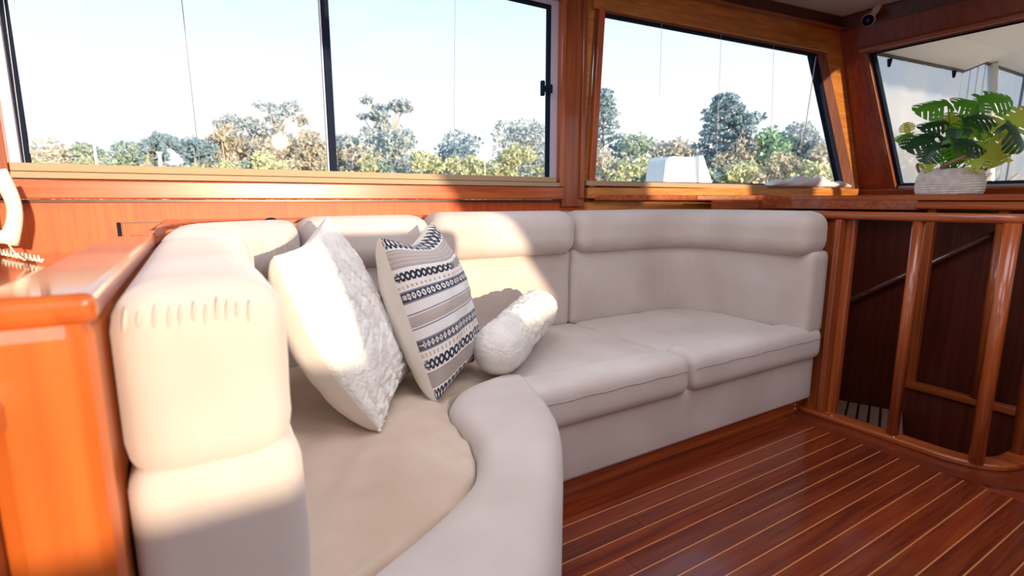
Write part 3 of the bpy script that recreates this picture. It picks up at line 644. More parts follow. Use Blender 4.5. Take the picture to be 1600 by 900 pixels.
# ------------------------------------------------------------------ potted monstera
PX = 4.22; pc = at(1481, 304, 0, PX); pzb = 1.235
pot = empty('potted_plant', (pc.x, pc.y, pzb)); tag(pot, 'green monstera in a white rope basket on the shelf before the windscreen', 'plant')
def basket():
    vs = []; fs = []; n = 64; rows = 60; hh = .165
    for j in range(rows+1):
        t = j/rows; z = t*hh; w = .172+.014*math.sin(math.pi*min(1, t*1.1))-.012*t
        rz = .0045*abs(math.sin(t*math.pi*11))
        if t < .06: w -= .012*(1-t/.06)
        for i in range(n):
            a = i/n*math.tau; ca, sa = math.cos(a), math.sin(a); ex = abs(ca)**.7*(1 if ca > 0 else -1); ey = abs(sa)**.7*(1 if sa > 0 else -1)
            r = 1+(rz+.0012*math.sin(a*60+j))/w; vs.append((pc.x+ex*w*.62*r, pc.y+ey*w*.98*r, pzb+z))
    for j in range(rows):
        for i in range(n): fs.append((j*n+i, j*n+(i+1) % n, (j+1)*n+(i+1) % n, (j+1)*n+i))
    fs.append(tuple(range(n)))
    k0 = len(vs)
    for i in range(n):
        v = vs[rows*n+i]; vs.append((pc.x+(v[0]-pc.x)*.92, pc.y+(v[1]-pc.y)*.92, v[2]-.004))
    for i in range(n):
        v = vs[k0+i]; vs.append((v[0], v[1], pzb+.12))
    for i in range(n):
        j = (i+1) % n; fs.append((rows*n+i, rows*n+j, k0+j, k0+i)); fs.append((k0+i, k0+j, k0+n+j, k0+n+i))
    fs.append(tuple(k0+n+i for i in range(n)))
    return mesh('basket', vs, fs, fabric('white_rope', (.80, .76, .72), (.62, .57, .53), .5, 60), pot)
bk = basket()
LEA = plain('tan_leather', (.36, .20, .13), .6)
for sy in (1, -1):
    c = Vector((pc.x, pc.y+sy*.155, pzb+.16)); pts = []
    for k in range(17):
        a = math.pi*k/16; pts.append(c+Vector((.05*math.cos(a), sy*(.03*math.sin(a)), .055*math.sin(a)-.01)))
    tube('handle', pts, .009, LEA, bk, 8)
tube('handle', [at(1470, 262, 0, pc.x-.12), at(1490, 252, 0, pc.x-.14), at(1512, 243, 0, pc.x-.13), at(1524, 240, 0, pc.x-.1)], .011, LEA, bk, 8)
mod = plain('soil', (.05, .03, .02), .9); 
def leafmat(name, c, c2, tr):
    m, t, b = mat(name); n1 = N(t, 'ShaderNodeTexNoise'); n1.inputs['Scale'].default_value = 25; r = N(t, 'ShaderNodeValToRGB')
    r.color_ramp.elements[0].color = (*c, 1); r.color_ramp.elements[1].color = (*c2, 1); t.links.new(n1.outputs[0], r.inputs[0]); t.links.new(r.outputs[0], b.inputs['Base Color'])
    b.inputs['Roughness'].default_value = .35; tl = N(t, 'ShaderNodeBsdfTranslucent'); tl.inputs[0].default_value = (*[min(1, q*2.6) for q in c2], 1); mx = N(t, 'ShaderNodeMixShader'); mx.inputs[0].default_value = tr
    o = t.nodes['Material Output']; t.links.new(b.outputs[0], mx.inputs[1]); t.links.new(tl.outputs[0], mx.inputs[2]); t.links.new(mx.outputs[0], o.inputs[0]); return m
LM = [leafmat('leaf_mid', (.05, .20, .02), (.13, .40, .035), .35), leafmat('leaf_shaded', (.012, .045, .022), (.03, .10, .04), .1), leafmat('leaf_sunlit', (.30, .55, .05), (.50, .74, .10), .5)]  # leaf greens painted as in-between, shaded and sunlit tones
def monstera(name, size, m, seed, base, tipdir, nrm, par):
    rr = random.Random(seed); t = Vector(tipdir).normalized(); n = Vector(nrm); n = (n-t*n.dot(t)).normalized(); s = t.cross(n)
    vs = []; fs = []
    def W(x, y): # x along, y side
        z = -.9*(y*y)/size-.35*(x-.3*size)**2/size+.05*size*math.sin(x/size*9+seed)*abs(y)/size
        vs.append(Vector(base)+t*x+s*y+n*z); return len(vs)-1
    K = 6; NC = 4
    def width(q): return size*.50*math.sin(math.pi*min(1, (q+.20)/1.22))**.65
    for sd in (1, -1):
        rows = []
        for k in range(K*NC+1):
            q = k/(K*NC); x0 = size*(q*.92); wd = width(q)
            gap = (k % NC == 0) and 0 < k < K*NC
            inner = .36+.06*rr.random()
            pts = []
            for jj, f in enumerate((0, .2, inner, .65, .85, 1.0)):
                ff = f
                xx = x0*1.0+f*wd*.38*(1-q*.3)-(size*.16*f if q < .15 else 0)
                pts.append((xx, sd*wd*ff))
            rows.append((pts, gap))
        ids = [[W(*p) for p in r[0]] for r in rows]
        for k in range(K*NC):
            a, b_ = ids[k], ids[k+1]
            for jj in range(5):
                cell = k % NC
                if jj >= 2 and cell == NC-1 and k < K*NC-3: # slit
                    continue
                fs.append((a[jj], a[jj+1], b_[jj+1], b_[jj]) if sd > 0 else (a[jj], b_[jj], b_[jj+1], a[jj+1]))
    me = bpy.data.meshes.new(name); me.from_pydata([tuple(v) for v in vs], [], fs); me.update()
    return link(name, me, m, par)
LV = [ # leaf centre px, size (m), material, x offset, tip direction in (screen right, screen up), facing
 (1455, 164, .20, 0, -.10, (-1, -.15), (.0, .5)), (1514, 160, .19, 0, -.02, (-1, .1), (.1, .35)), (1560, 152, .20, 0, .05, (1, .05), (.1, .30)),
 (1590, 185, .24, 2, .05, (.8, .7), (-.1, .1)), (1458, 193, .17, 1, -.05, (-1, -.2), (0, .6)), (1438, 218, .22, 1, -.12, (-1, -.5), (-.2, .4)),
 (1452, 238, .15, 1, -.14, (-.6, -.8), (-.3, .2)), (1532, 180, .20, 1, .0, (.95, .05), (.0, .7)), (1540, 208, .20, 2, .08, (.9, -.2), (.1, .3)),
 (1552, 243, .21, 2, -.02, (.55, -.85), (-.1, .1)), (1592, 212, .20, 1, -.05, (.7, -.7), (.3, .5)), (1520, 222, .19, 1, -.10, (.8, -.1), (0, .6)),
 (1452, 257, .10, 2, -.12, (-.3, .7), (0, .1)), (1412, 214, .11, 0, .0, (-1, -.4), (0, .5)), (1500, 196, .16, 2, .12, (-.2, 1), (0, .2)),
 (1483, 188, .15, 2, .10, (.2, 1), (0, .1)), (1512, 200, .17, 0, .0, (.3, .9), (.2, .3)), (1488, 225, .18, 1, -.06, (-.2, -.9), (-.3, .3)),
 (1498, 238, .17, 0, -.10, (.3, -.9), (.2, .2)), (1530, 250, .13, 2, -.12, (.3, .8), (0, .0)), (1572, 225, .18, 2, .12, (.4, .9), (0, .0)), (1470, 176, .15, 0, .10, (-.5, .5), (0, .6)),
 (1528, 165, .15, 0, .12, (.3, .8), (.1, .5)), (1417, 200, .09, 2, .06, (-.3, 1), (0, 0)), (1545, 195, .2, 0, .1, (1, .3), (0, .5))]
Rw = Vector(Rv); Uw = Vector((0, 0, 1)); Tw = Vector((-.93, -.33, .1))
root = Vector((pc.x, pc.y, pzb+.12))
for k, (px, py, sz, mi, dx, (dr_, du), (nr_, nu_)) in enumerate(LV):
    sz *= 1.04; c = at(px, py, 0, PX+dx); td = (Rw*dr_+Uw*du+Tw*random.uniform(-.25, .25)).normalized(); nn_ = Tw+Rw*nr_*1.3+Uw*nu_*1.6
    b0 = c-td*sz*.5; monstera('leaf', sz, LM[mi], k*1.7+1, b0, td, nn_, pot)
    mid = root.lerp(b0, .55)+Vector((0, 0, .03))
    r0 = root+Vector((random.uniform(-.03, .03), random.uniform(-.06, .06), 0))
    tube('stem', smoothpath([r0, mid, b0+td*sz*.05], 5), [.004]*11, LM[0], pot, 6)
# folded white cloth on the forward sill
vs = []; fs = []
ca, cb_ = at(1150, 283, 1, wy(3.9)-.09), at(1322, 281, 1, wy(4.7)-.06); nn_ = 40
cl_top = []
for i in range(nn_+1):
    t = i/nn_; q = wl2(3.75+.95*t, 1.305)-n2*.055
    hh = .025+.055*math.sin(math.pi*min(1, max(0, t*1.05)))**1.0+.012*math.sin(t*23)
    for j in range(13):
        a = math.tau*j/13; w = .035+.01*math.sin(t*17+j)
        vs.append(q+n2*(w*math.cos(a))+Vector((0, 0, hh*.5*(1+math.sin(a))+.003*math.sin(j*2+t*30))))
for i in range(nn_):
    for j in range(13): fs.append((i*13+j, i*13+(j+1) % 13, (i+1)*13+(j+1) % 13, (i+1)*13+j))
fs += [tuple(range(13)), tuple(nn_*13+j for j in range(13))]
o = mesh('folded_cloth', vs, fs, fabric('white_cloth', (.82, .80, .82), (.74, .72, .76), .3, 20)); tag(o, 'crumpled white cloth lying on the forward window sill near the corner', 'cloth')
# blind cords hanging in the windows
def cord(q0, q1, y0, lab, r=.0012, m=None):
    a = at(*q0, 1, y0); b_ = at(*q1, 1, y0); o = tube('blind_cord', [a+(a-b_)*.28, a, b_], r, m or CORD); tag(o, lab, 'cord', 'blind cords in the windows'); return o
CORD = plain('grey_cord', (.35, .36, .40), .6); CORDW = plain('pale_cord', (.72, .74, .78), .5)
cord((284, 0), (313, 266), 2.63, 'thin dark cord hanging down the middle of the left window pane', .0016)
cord((22, 0), (47, 240), 2.635, 'thin pale cord hanging close to the left edge of the left window', .0011, CORDW)
cord((8, 20), (40, 262), 2.632, 'thin pale cord at the very left edge of the left window', .0011, CORDW)
cord((711, 0), (709, 270), 2.64, 'faint pale cord hanging in the middle of the pane beside the latch', .0010, CORDW)
def cord2(q0, q1, lab, r=.001, m=None):
    P = Vector(WP0)-n2*.02; a = onp(*q0, P, (WK, 1, 0)); b_ = onp(*q1, P, (WK, 1, 0)); o = tube('blind_cord', [a, b_], r, m or CORDW); tag(o, lab, 'cord', 'blind cords in the windows')
cord2((1034, 36), (1026, 283), 'faint cord nearest the timber post in the forward window')
cord2((1127, 54), (1118, 284), 'faint cord in the middle of the forward window')
cord2((1209, 70), (1203, 285), 'faint cord right of the middle in the forward window')
cord2((1275, 88), (1253, 235), 'slanting white wand hanging from the upper right corner of the forward window', .003, plain('white_wand', (.85, .85, .88), .4))

# ------------------------------------------------------------------ added fill lights (unseen, brighten the saloon)
for i, (x, y) in enumerate(FILLS):
    L = bpy.data.lights.new('fill_light', 'AREA'); L.shape = 'DISK'; L.size = 1.1; L.energy = FILL_W; L.color = FILL_COL
    e = empty('fill_light', (x, y, 2.6)); tag(e, 'round fill light added under the saloon ceiling, out of frame', 'fill light', 'added fill lights of the saloon')
    tube('rim', [(x, y, 2.6), (x, y, 2.57)], [.62, .58], CRM, e, 24)
    o = bpy.data.objects.new('fill_light_source', L); COL.objects.link(o); o.location = (x, y, 2.565)

# unseen chair added behind the camera to keep the sun off the pillows
hcx, hcy = 1.07, -.62
hch = empty('sun_blocker', (hcx, hcy, 0)); tag(hch, 'chair-shaped sun blocker added behind the camera, between the sun and the sofa', 'sun blocker')
bm = bmesh.new(); addbox(bm, (hcx-.34, hcy-.30, .62), (hcx+.34, hcy+.25, .74), .04); frombm('seat', bm, FAB, hch, True)
bm = bmesh.new(); addbox(bm, (hcx-.38, hcy+.17, .70), (hcx+.38, hcy+.27, 1.33), .045); frombm('backrest', bm, FAB, hch, True)
for sx in (-1, 1): box('armrest', (hcx+sx*.34-.03, hcy-.22, .86), (hcx+sx*.34+.03, hcy+.18, .90), WY, hch, .01)
tube('pedestal', [(hcx, hcy, .03), (hcx, hcy, .62)], .05, CHR, hch, 20); tube('base', [(hcx, hcy, 0), (hcx, hcy, .03)], [.24, .20], CHR, hch, 28)
# ------------------------------------------------------------------ outside: foredeck hardtop, enclosure, water, land
def vinyl():
    m = bpy.data.materials.new('clear_vinyl'); m.use_nodes = True; t = m.node_tree; t.nodes.clear(); o = N(t, 'ShaderNodeOutputMaterial')
    tr = N(t, 'ShaderNodeBsdfTransparent'); tr.inputs[0].default_value = (.9, .93, 1, 1); d = N(t, 'ShaderNodeBsdfDiffuse'); tl = N(t, 'ShaderNodeBsdfTranslucent')
    nn = N(t, 'ShaderNodeTexNoise'); nn.inputs['Scale'].default_value = 1.6; nn.inputs['Detail'].default_value = 3; r = N(t, 'ShaderNodeValToRGB')
    r.color_ramp.elements[0].position = .35; r.color_ramp.elements[0].color = (.50, .58, .68, 1); r.color_ramp.elements[1].position = .65; r.color_ramp.elements[1].color = (.72, .68, .66, 1)
    tcn = N(t, 'ShaderNodeTexCoord'); t.links.new(tcn.outputs['Object'], nn.inputs['Vector']); t.links.new(nn.outputs[0], r.inputs[0])
    t.links.new(r.outputs[0], d.inputs[0]); t.links.new(r.outputs[0], tl.inputs[0]); m1 = N(t, 'ShaderNodeMixShader'); m1.inputs[0].default_value = .6
    t.links.new(d.outputs[0], m1.inputs[1]); t.links.new(tl.outputs[0], m1.inputs[2]); m2 = N(t, 'ShaderNodeMixShader'); m2.inputs[0].default_value = .72
    t.links.new(tr.outputs[0], m2.inputs[1]); t.links.new(m1.outputs[0], m2.inputs[2]); t.links.new(m2.outputs[0], o.inputs[0]); return m
VIN = vinyl()
ht = empty('hardtop', (6.5, 0, 2.6)); tag(ht, 'cream overhanging hardtop with dark edge, outside above the windscreen', 'roof')
HT = [(4.75, 2.44), (6.95, 2.44), (7.45, 2.44), (9.4, 2.44), (9.4, -2.4), (4.75, -2.4)]
def hz(x): return 2.44+(x-5.0)*.045 if x < 7.0 else 2.53
slab_v = []
bm = bmesh.new(); top = [bm.verts.new((x, y, 2.86)) for x, y in HT]
zb = [2.435, 2.52, 2.67, 2.675, 2.75, 2.68]; bot = [bm.verts.new((x, y, z)) for (x, y), z in zip(HT, zb)]
bm.faces.new(top)
for i in range(6): bm.faces.new((top[i], top[(i+1) % 6], bot[(i+1) % 6], bot[i]))
cen = [bm.verts.new((x, y*.85, z+.10)) for (x, y), z in zip(HT, zb)]
for i in range(6): bm.faces.new((bot[i], bot[(i+1) % 6], cen[(i+1) % 6], cen[i]))
bm.faces.new(cen); frombm('canopy', bm, CRM, ht)
tube('edge_channel', [(x, y+.0, z) for (x, y), z in zip(HT[:4], zb[:4])], .02, plain('dark_channel', (.10, .09, .08), .5), ht, 8)
for q in ((1390, 96), (1491, 114)):
    a = at(*q, 1, 2.42); tube('clip', [a+Vector((0, 0, .02)), a+Vector((.0, 0, -.045))], [.022, .012], BLK, ht, 8)
box('deck_light', (8.6, 1.2, 2.74), (9.0, 1.9, 2.77), BLK, ht, .004)
tp_ = tube('enclosure_post', [(7.62, 2.42, 2.68), (8.15, 2.42, 1.0), (8.2, 2.42, .5)], .045, plain('white_tube', (.85, .84, .82), .25)); tag(tp_, 'slanting white tube post of the foredeck enclosure, behind the monstera', 'post')
tp2 = tube('enclosure_strut', [(8.55, 2.40, 2.66), (8.45, 2.40, 1.0)], .014, plain('grey_tube', (.25, .3, .38), .4)); tag(tp2, 'thin grey strut right of the white enclosure post', 'post')
cu = empty('enclosure_screen', (7, 2.44, 1.2)); tag(cu, 'hazy clear vinyl side screens of the foredeck enclosure, beyond the windscreen', 'screen')
for x0, x1 in ((5.02, 6.93), (6.96, 7.9), (7.93, 10.2)):
    nx = 24; vs = []; fs = []
    for j in range(2):
        for i in range(nx+1):
            x = x0+(x1-x0)*i/nx; vs.append((x, 2.45+.02*math.sin(i*1.3), .9 if j == 0 else 2.72 if x > 7 else 2.54))
    for i in range(nx): fs.append((i, i+1, nx+2+i, nx+1+i))
    mesh('vinyl_panel', vs, fs, VIN, cu)
nx = 20; mesh('vinyl_panel', [(10.2, 2.45-4.9*i/nx, z) for z in (.9, 2.8) for i in range(nx+1)], [(i, i+1, nx+2+i, nx+1+i) for i in range(nx)], VIN, cu)
fd = box('foredeck', (5.0, -2.4, .7), (10.3, 2.5, .9), CRM, bev=.02); tag(fd, kind='structure')
cr = empty('deck_rail', (8, 2.2, .9)); tag(cr, 'small grey deck fitting seen beside the plant basket', 'fitting')
tube('bar', [at(1556, 300, 1, 2.3), at(1590, 273, 1, 2.3)], .02, plain('fitting_grey', (.4, .38, .36), .4), cr, 8); tube('bar', [at(1530, 296, 1, 2.3), at(1548, 272, 1, 2.3)], .02, plain('fitting_grey', (.4, .38, .36), .4), cr, 8)
wm, wt, wb_ = mat('river'); wb_.inputs['Base Color'].default_value = (.10, .16, .18, 1); wb_.inputs['Roughness'].default_value = .12
wn = N(wt, 'ShaderNodeTexNoise'); wn.inputs['Scale'].default_value = 2; wbp = N(wt, 'ShaderNodeBump'); wbp.inputs['Strength'].default_value = .3; wt.links.new(wn.outputs[0], wbp.inputs['Height']); wt.links.new(wbp.outputs[0], wb_.inputs['Normal'])
wat = mesh('water', [(-300, -300, -1.2), (300, -300, -1.2), (300, 300, -1.2), (-300, 300, -1.2)], [(0, 1, 2, 3)], wm); tag(wat, kind='structure')
lm, ltn, lb = mat('bank_grass'); lb.inputs['Roughness'].default_value = 1
ln = N(ltn, 'ShaderNodeTexNoise'); ln.inputs['Scale'].default_value = .4; lr = N(ltn, 'ShaderNodeValToRGB'); lr.color_ramp.elements[0].color = (.25, .28, .10, 1); lr.color_ramp.elements[1].color = (.40, .36, .18, 1)
ltn.links.new(ln.outputs[0], lr.inputs[0]); ltn.links.new(lr.outputs[0], lb.inputs['Base Color'])
vs = []; fs = []
for j, (y, z) in enumerate(((40, -1.3), (43, -.6), (47, -.1), (90, 1.2), (200, 2))):
    for i in range(41): a = math.radians(-75+i*5); q = y+(1.2*math.sin(i*1.3) if j < 3 else 0); vs.append((q*math.sin(a), q*math.cos(a), z))
for j in range(4):
    for i in range(40): fs.append((j*41+i, j*41+i+1, (j+1)*41+i+1, (j+1)*41+i))
bank = mesh('river_bank', vs, fs, lm); tag(bank, kind='structure')

# ------------------------------------------------------------------ trees
TREEM = attrmat('foliage', .8, .25); BARK = plain('pale_bark', (.55, .48, .42), .9); BARKD = plain('dark_bark', (.22, .19, .17), .9)
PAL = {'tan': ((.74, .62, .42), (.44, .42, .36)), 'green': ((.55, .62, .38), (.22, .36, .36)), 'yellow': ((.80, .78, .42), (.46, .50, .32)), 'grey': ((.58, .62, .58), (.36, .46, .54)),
       'dark': ((.34, .48, .50), (.14, .27, .36)), 'bright': ((.46, .66, .34), (.16, .38, .26)), 'beige': ((.80, .72, .58), (.56, .54, .48))}  # each pair: highlight tone, then bluish shade tone painted into the leaves
def leaves(blobs, n, size, pal, sd):
    """n leaf sprays scattered through ellipsoid blobs (centre, rx, ry, rz)"""
    r = np.random.default_rng(sd); vol = np.array([b[1]*b[3] for b in blobs]); pr = vol/vol.sum(); ix = r.choice(len(blobs), n, p=pr)
    C = np.array([b[0] for b in blobs])[ix]; RR = np.array([b[1:4] for b in blobs])[ix]
    d = r.normal(size=(n, 3)); d /= np.linalg.norm(d, axis=1)[:, None]; rad = r.uniform(.25, 1, n)**.45
    P = C+d*RR*rad[:, None]
    a = r.normal(size=(n, 3)); a /= np.linalg.norm(a, axis=1)[:, None]; b = np.cross(a, r.normal(size=(n, 3))); b /= np.linalg.norm(b, axis=1)[:, None]
    s = size*r.uniform(.5, 1.3, n)[:, None]
    V = np.stack([P-a*s, P+b*s*.55, P+a*s, P-b*s*.55], 1).reshape(-1, 3)
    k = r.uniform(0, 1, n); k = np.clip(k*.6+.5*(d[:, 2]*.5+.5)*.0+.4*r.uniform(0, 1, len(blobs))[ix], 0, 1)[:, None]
    col = np.array(pal[1])*(1-k)+np.array(pal[0])*k; col = col*.82+np.array([.125, .135, .15]); return V, np.repeat(col, 4, 0)  # pale distance haze mixed into the leaf colours
def leafmesh(name, V, col, par):
    n = len(V)//4; me = bpy.data.meshes.new(name); me.vertices.add(len(V)); me.vertices.foreach_set('co', V.astype(np.float32).ravel())
    me.loops.add(len(V)); me.loops.foreach_set('vertex_index', np.arange(len(V), dtype=np.int32)); me.polygons.add(n)
    me.polygons.foreach_set('loop_start', np.arange(0, len(V), 4, dtype=np.int32)); me.polygons.foreach_set('loop_total', np.full(n, 4, np.int32)); me.update(calc_edges=True)
    setcol(me, col); o = link(name, me, TREEM, par, False); return tag(o, kind='stuff')
def tree(label, cx, top, hw, D, pal, kind='round', n=1600, base=300, sd=1, leaf=.26, group=None):
    r = random.Random(sd); tp0 = atd(cx, top, D); Hh = tp0.z+.2; sc_ = hw*1.25*(tp0.x*Fv[0]+tp0.y*Fv[1])/FP
    g = Vector((tp0.x, tp0.y, -.2)); e = empty('tree' if kind != 'bush' else 'shrub', g); tag(e, label, 'tree' if kind != 'bush' else 'shrub', group)
    blobs = []; bm = bmesh.new(); tx = lambda p, q, r0, r1: tube_bm(bm, [p, p.lerp(q, .5)+Vector((r.uniform(-.2, .2), 0, 0)), q], [r0, (r0+r1)/2, r1], 6)
    if kind == 'round':
        tx(g, g+Vector((0, 0, Hh*.6)), .28, .14)
        for k in range(20):
            a = r.uniform(0, math.tau); q = r.uniform(.1, .8); zz = r.uniform(.30, .86); w = sc_*q*(1-.5*max(0, zz-.5)); p = g+Vector((math.cos(a)*w, math.sin(a)*w, Hh*zz)); s = sc_*r.uniform(.28, .46)
            s = min(s, max(.4, (Hh*1.0-p.z+g.z))); blobs.append((p, s, s, s*.8)); tx(g+Vector((0, 0, Hh*.35)), p, .1, .04)
        blobs.append((g+Vector((0, 0, Hh*.86)), sc_*.45, sc_*.45, Hh*.14))
    elif kind == 'gum':
        tx(g, g+Vector((.2, 0, Hh*.75)), .26, .12)
        for k in range(27):
            a = r.uniform(0, math.tau); zz = r.uniform(.4, .96); w = sc_*r.uniform(.2, 1)*(1-.55*abs(zz-.6)); p = g+Vector((math.cos(a)*w, math.sin(a)*w, Hh*zz)); s = sc_*r.uniform(.17, .32)
            blobs.append((p, s*1.15, s, s*.65)); tx(g+Vector((0, 0, Hh*max(.3, zz-.3))), p, .09, .035)
    elif kind == 'pine':
        tx(g, tp0, .25, .05)
        for k in range(46):
            zz = .35+.63*(k/45); w = sc_*(1-zz)**.65*1.6*r.uniform(.55, 1); a = k*2.4; p = g+Vector((math.cos(a)*w*.75, math.sin(a)*w*.75, Hh*zz+w*.12)); s = max(.3, sc_*.18)
            blobs.append((p, s*1.5, s*1.5, s*.5)); tx(g+Vector((0, 0, Hh*zz-.2)), p, .06, .03)
    elif kind == 'bush':
        for k in range(9):
            p = g+Vector((r.uniform(-.8, .8)*sc_, r.uniform(-.4, .4)*sc_, Hh*r.uniform(.3, .85))); s = sc_*r.uniform(.25, .4); blobs.append((p, s, s, min(s, Hh*.3)))
        tx(g, g+Vector((0, 0, Hh*.5)), .12, .06)
    elif kind == 'palm':
        tx(g, tp0-Vector((0, 0, .9)), .2, .14); V = []
        for k in range(26):
            a = k*2.4; el_ = r.uniform(-.3, 1.1); dirv = Vector((math.cos(a)*math.cos(el_), math.sin(a)*math.cos(el_), math.sin(el_))); L_ = sc_*r.uniform(.9, 1.15)
            for q in range(16):
                t = q/15; p = tp0-Vector((0, 0, .9))+dirv*L_*t-Vector((0, 0, L_*.75*t*t)); blobs.append((p, .16, .16, .22))
    frombm('trunk', bm, BARK if kind in ('gum', 'round') else BARKD, e, True)
    V, cl = leaves(blobs, n, leaf, PAL[pal], sd); leafmesh('foliage', V, cl, e)
T = tree
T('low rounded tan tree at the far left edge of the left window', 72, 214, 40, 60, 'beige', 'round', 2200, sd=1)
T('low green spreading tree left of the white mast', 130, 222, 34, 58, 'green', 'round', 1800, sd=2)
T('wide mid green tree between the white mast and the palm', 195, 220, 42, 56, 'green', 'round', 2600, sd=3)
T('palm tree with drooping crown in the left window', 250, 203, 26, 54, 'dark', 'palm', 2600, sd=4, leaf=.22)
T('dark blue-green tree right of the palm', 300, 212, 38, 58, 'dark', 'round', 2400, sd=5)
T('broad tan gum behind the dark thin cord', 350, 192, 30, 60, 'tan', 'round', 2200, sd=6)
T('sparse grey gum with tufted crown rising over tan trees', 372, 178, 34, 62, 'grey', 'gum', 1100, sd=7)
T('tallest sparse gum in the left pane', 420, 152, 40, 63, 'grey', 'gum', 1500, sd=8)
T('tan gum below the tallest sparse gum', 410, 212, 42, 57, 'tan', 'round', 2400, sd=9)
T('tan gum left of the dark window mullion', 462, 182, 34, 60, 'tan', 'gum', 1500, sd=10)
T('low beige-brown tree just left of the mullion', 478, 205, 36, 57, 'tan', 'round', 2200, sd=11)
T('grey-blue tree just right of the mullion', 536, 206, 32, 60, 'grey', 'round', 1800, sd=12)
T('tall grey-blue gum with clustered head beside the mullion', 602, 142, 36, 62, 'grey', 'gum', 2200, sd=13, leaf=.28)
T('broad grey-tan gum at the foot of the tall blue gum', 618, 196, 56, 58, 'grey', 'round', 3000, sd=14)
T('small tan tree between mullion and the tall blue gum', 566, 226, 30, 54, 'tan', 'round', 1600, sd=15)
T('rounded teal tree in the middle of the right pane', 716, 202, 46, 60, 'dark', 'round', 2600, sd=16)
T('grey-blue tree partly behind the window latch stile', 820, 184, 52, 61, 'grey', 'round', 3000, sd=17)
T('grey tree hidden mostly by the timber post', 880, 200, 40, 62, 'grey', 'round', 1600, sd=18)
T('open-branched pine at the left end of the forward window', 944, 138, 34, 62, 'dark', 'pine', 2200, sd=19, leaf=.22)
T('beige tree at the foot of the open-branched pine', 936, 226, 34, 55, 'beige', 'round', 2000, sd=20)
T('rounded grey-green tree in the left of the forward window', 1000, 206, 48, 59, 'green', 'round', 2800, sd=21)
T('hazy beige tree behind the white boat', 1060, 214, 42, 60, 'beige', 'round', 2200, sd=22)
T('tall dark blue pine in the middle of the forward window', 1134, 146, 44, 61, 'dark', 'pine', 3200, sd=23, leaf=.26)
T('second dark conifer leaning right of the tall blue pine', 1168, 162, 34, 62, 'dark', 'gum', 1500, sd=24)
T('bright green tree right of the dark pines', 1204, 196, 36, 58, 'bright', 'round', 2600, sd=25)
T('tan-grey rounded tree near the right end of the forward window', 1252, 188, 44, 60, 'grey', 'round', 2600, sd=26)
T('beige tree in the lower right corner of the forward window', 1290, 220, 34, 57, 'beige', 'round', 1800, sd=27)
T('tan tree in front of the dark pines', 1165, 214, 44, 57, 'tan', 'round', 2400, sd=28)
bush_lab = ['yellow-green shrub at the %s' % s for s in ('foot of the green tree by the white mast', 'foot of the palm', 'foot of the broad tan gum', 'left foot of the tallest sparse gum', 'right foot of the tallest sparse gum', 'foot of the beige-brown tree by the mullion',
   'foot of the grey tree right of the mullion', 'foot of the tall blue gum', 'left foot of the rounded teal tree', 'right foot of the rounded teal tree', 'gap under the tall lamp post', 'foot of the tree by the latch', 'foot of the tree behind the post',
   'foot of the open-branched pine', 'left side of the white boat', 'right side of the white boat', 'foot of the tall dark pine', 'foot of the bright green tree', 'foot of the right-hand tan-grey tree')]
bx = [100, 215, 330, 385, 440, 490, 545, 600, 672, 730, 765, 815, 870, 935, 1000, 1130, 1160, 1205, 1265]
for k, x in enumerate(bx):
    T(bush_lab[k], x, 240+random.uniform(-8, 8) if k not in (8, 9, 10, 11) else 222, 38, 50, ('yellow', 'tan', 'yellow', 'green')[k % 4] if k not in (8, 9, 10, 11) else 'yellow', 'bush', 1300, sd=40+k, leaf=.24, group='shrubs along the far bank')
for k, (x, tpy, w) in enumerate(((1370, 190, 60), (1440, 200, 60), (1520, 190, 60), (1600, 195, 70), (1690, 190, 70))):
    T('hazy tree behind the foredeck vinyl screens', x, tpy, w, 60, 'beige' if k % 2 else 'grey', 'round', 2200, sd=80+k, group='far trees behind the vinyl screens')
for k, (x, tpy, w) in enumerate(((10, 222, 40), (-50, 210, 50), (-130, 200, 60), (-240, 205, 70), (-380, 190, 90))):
    T(('low beige', 'grey-green', 'tan', 'hazy grey', 'broad green')[k]+' tree beyond the left edge of the left window', x, tpy, w, 58, ('beige', 'grey', 'tan', 'grey', 'green')[k], 'round', 2200, sd=120+k)
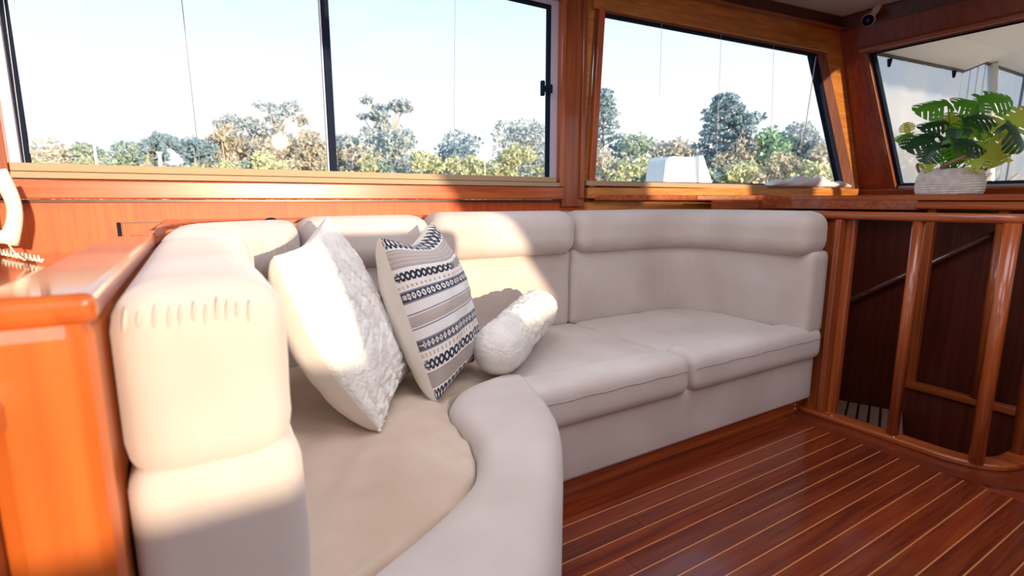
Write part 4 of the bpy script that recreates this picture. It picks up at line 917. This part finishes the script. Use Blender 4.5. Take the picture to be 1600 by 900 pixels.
# masts, lamp post, boat
MW = plain('white_paint', (.9, .9, .9), .3)
for q0, q1, lab, nm, r in (((147, 226), (152, 285), 'white mast between the two green trees at left', 'mast', .12), ((249, 240), (243, 285), 'short white mast in front of the palm', 'mast', .16), ((757, 206), (760, 285), 'thin tall lamp post between the teal tree and the tree by the latch', 'lamp_post', .05)):
    a = atd(*q0, 46); b_ = atd(*q1, 46); b_.x, b_.y = a.x, a.y; b_.z = -.9; e = empty(nm, b_); tag(e, lab, nm.replace('_', ' ')); tube('pole', [b_, a], [r, r*.7], MW, e, 8)
    box('lamp_head' if nm == 'lamp_post' else 'masthead', (a.x-.2, a.y-.1, a.z), (a.x+.2, a.y+.1, a.z+.12), MW, e, .02)
BY = 19.0; bt = empty('motorboat', at(1075, 300, 1, BY)); tag(bt, 'white moored boat with peaked windscreen, seen low in the forward window', 'boat')
def bp_(px, py, y=BY): return at(px, py, 1, y)
def block(name, prof, dep, bev):
    bm = bmesh.new(); a = [bm.verts.new(bp_(*q)) for q in prof]; b_ = [bm.verts.new(Vector(v.co)+Vector(dep)) for v in a]; n_ = len(a)
    bm.faces.new(a); bm.faces.new(b_[::-1])
    for i in range(n_): bm.faces.new((a[i], a[(i+1) % n_], b_[(i+1) % n_], b_[i]))
    if bev: bmesh.ops.bevel(bm, geom=list(bm.edges), offset=bev, segments=2, affect='EDGES')
    return frombm(name, bm, MW, bt)
block('cabin', [(1036, 300), (1042, 250), (1050, 244), (1087, 246), (1089, 300)], (.25, 1.6, 0), .06)
block('bow_screen', [(1093, 300), (1093, 243), (1099, 243), (1118, 300)], (.2, 1.3, 0), .02)
hc = bp_(1078, 306); vs = []
for z, w, l in ((-1.3, .8, 2.4), (0.0, 1.05, 2.8), (1.28, 1.2, 3.1)):
    for x, y in ((-l, -w), (l*.4, -w), (l, 0), (l*.4, w), (-l, w)): vs.append((hc.x+x, hc.y+.8+y, z))
fs = [(0, 1, 2, 3, 4), (10, 11, 12, 13, 14)]+[(j*5+i, j*5+(i+1) % 5, (j+1)*5+(i+1) % 5, (j+1)*5+i) for j in range(2) for i in range(5)]
mesh('hull', vs, fs, MW, bt, False)
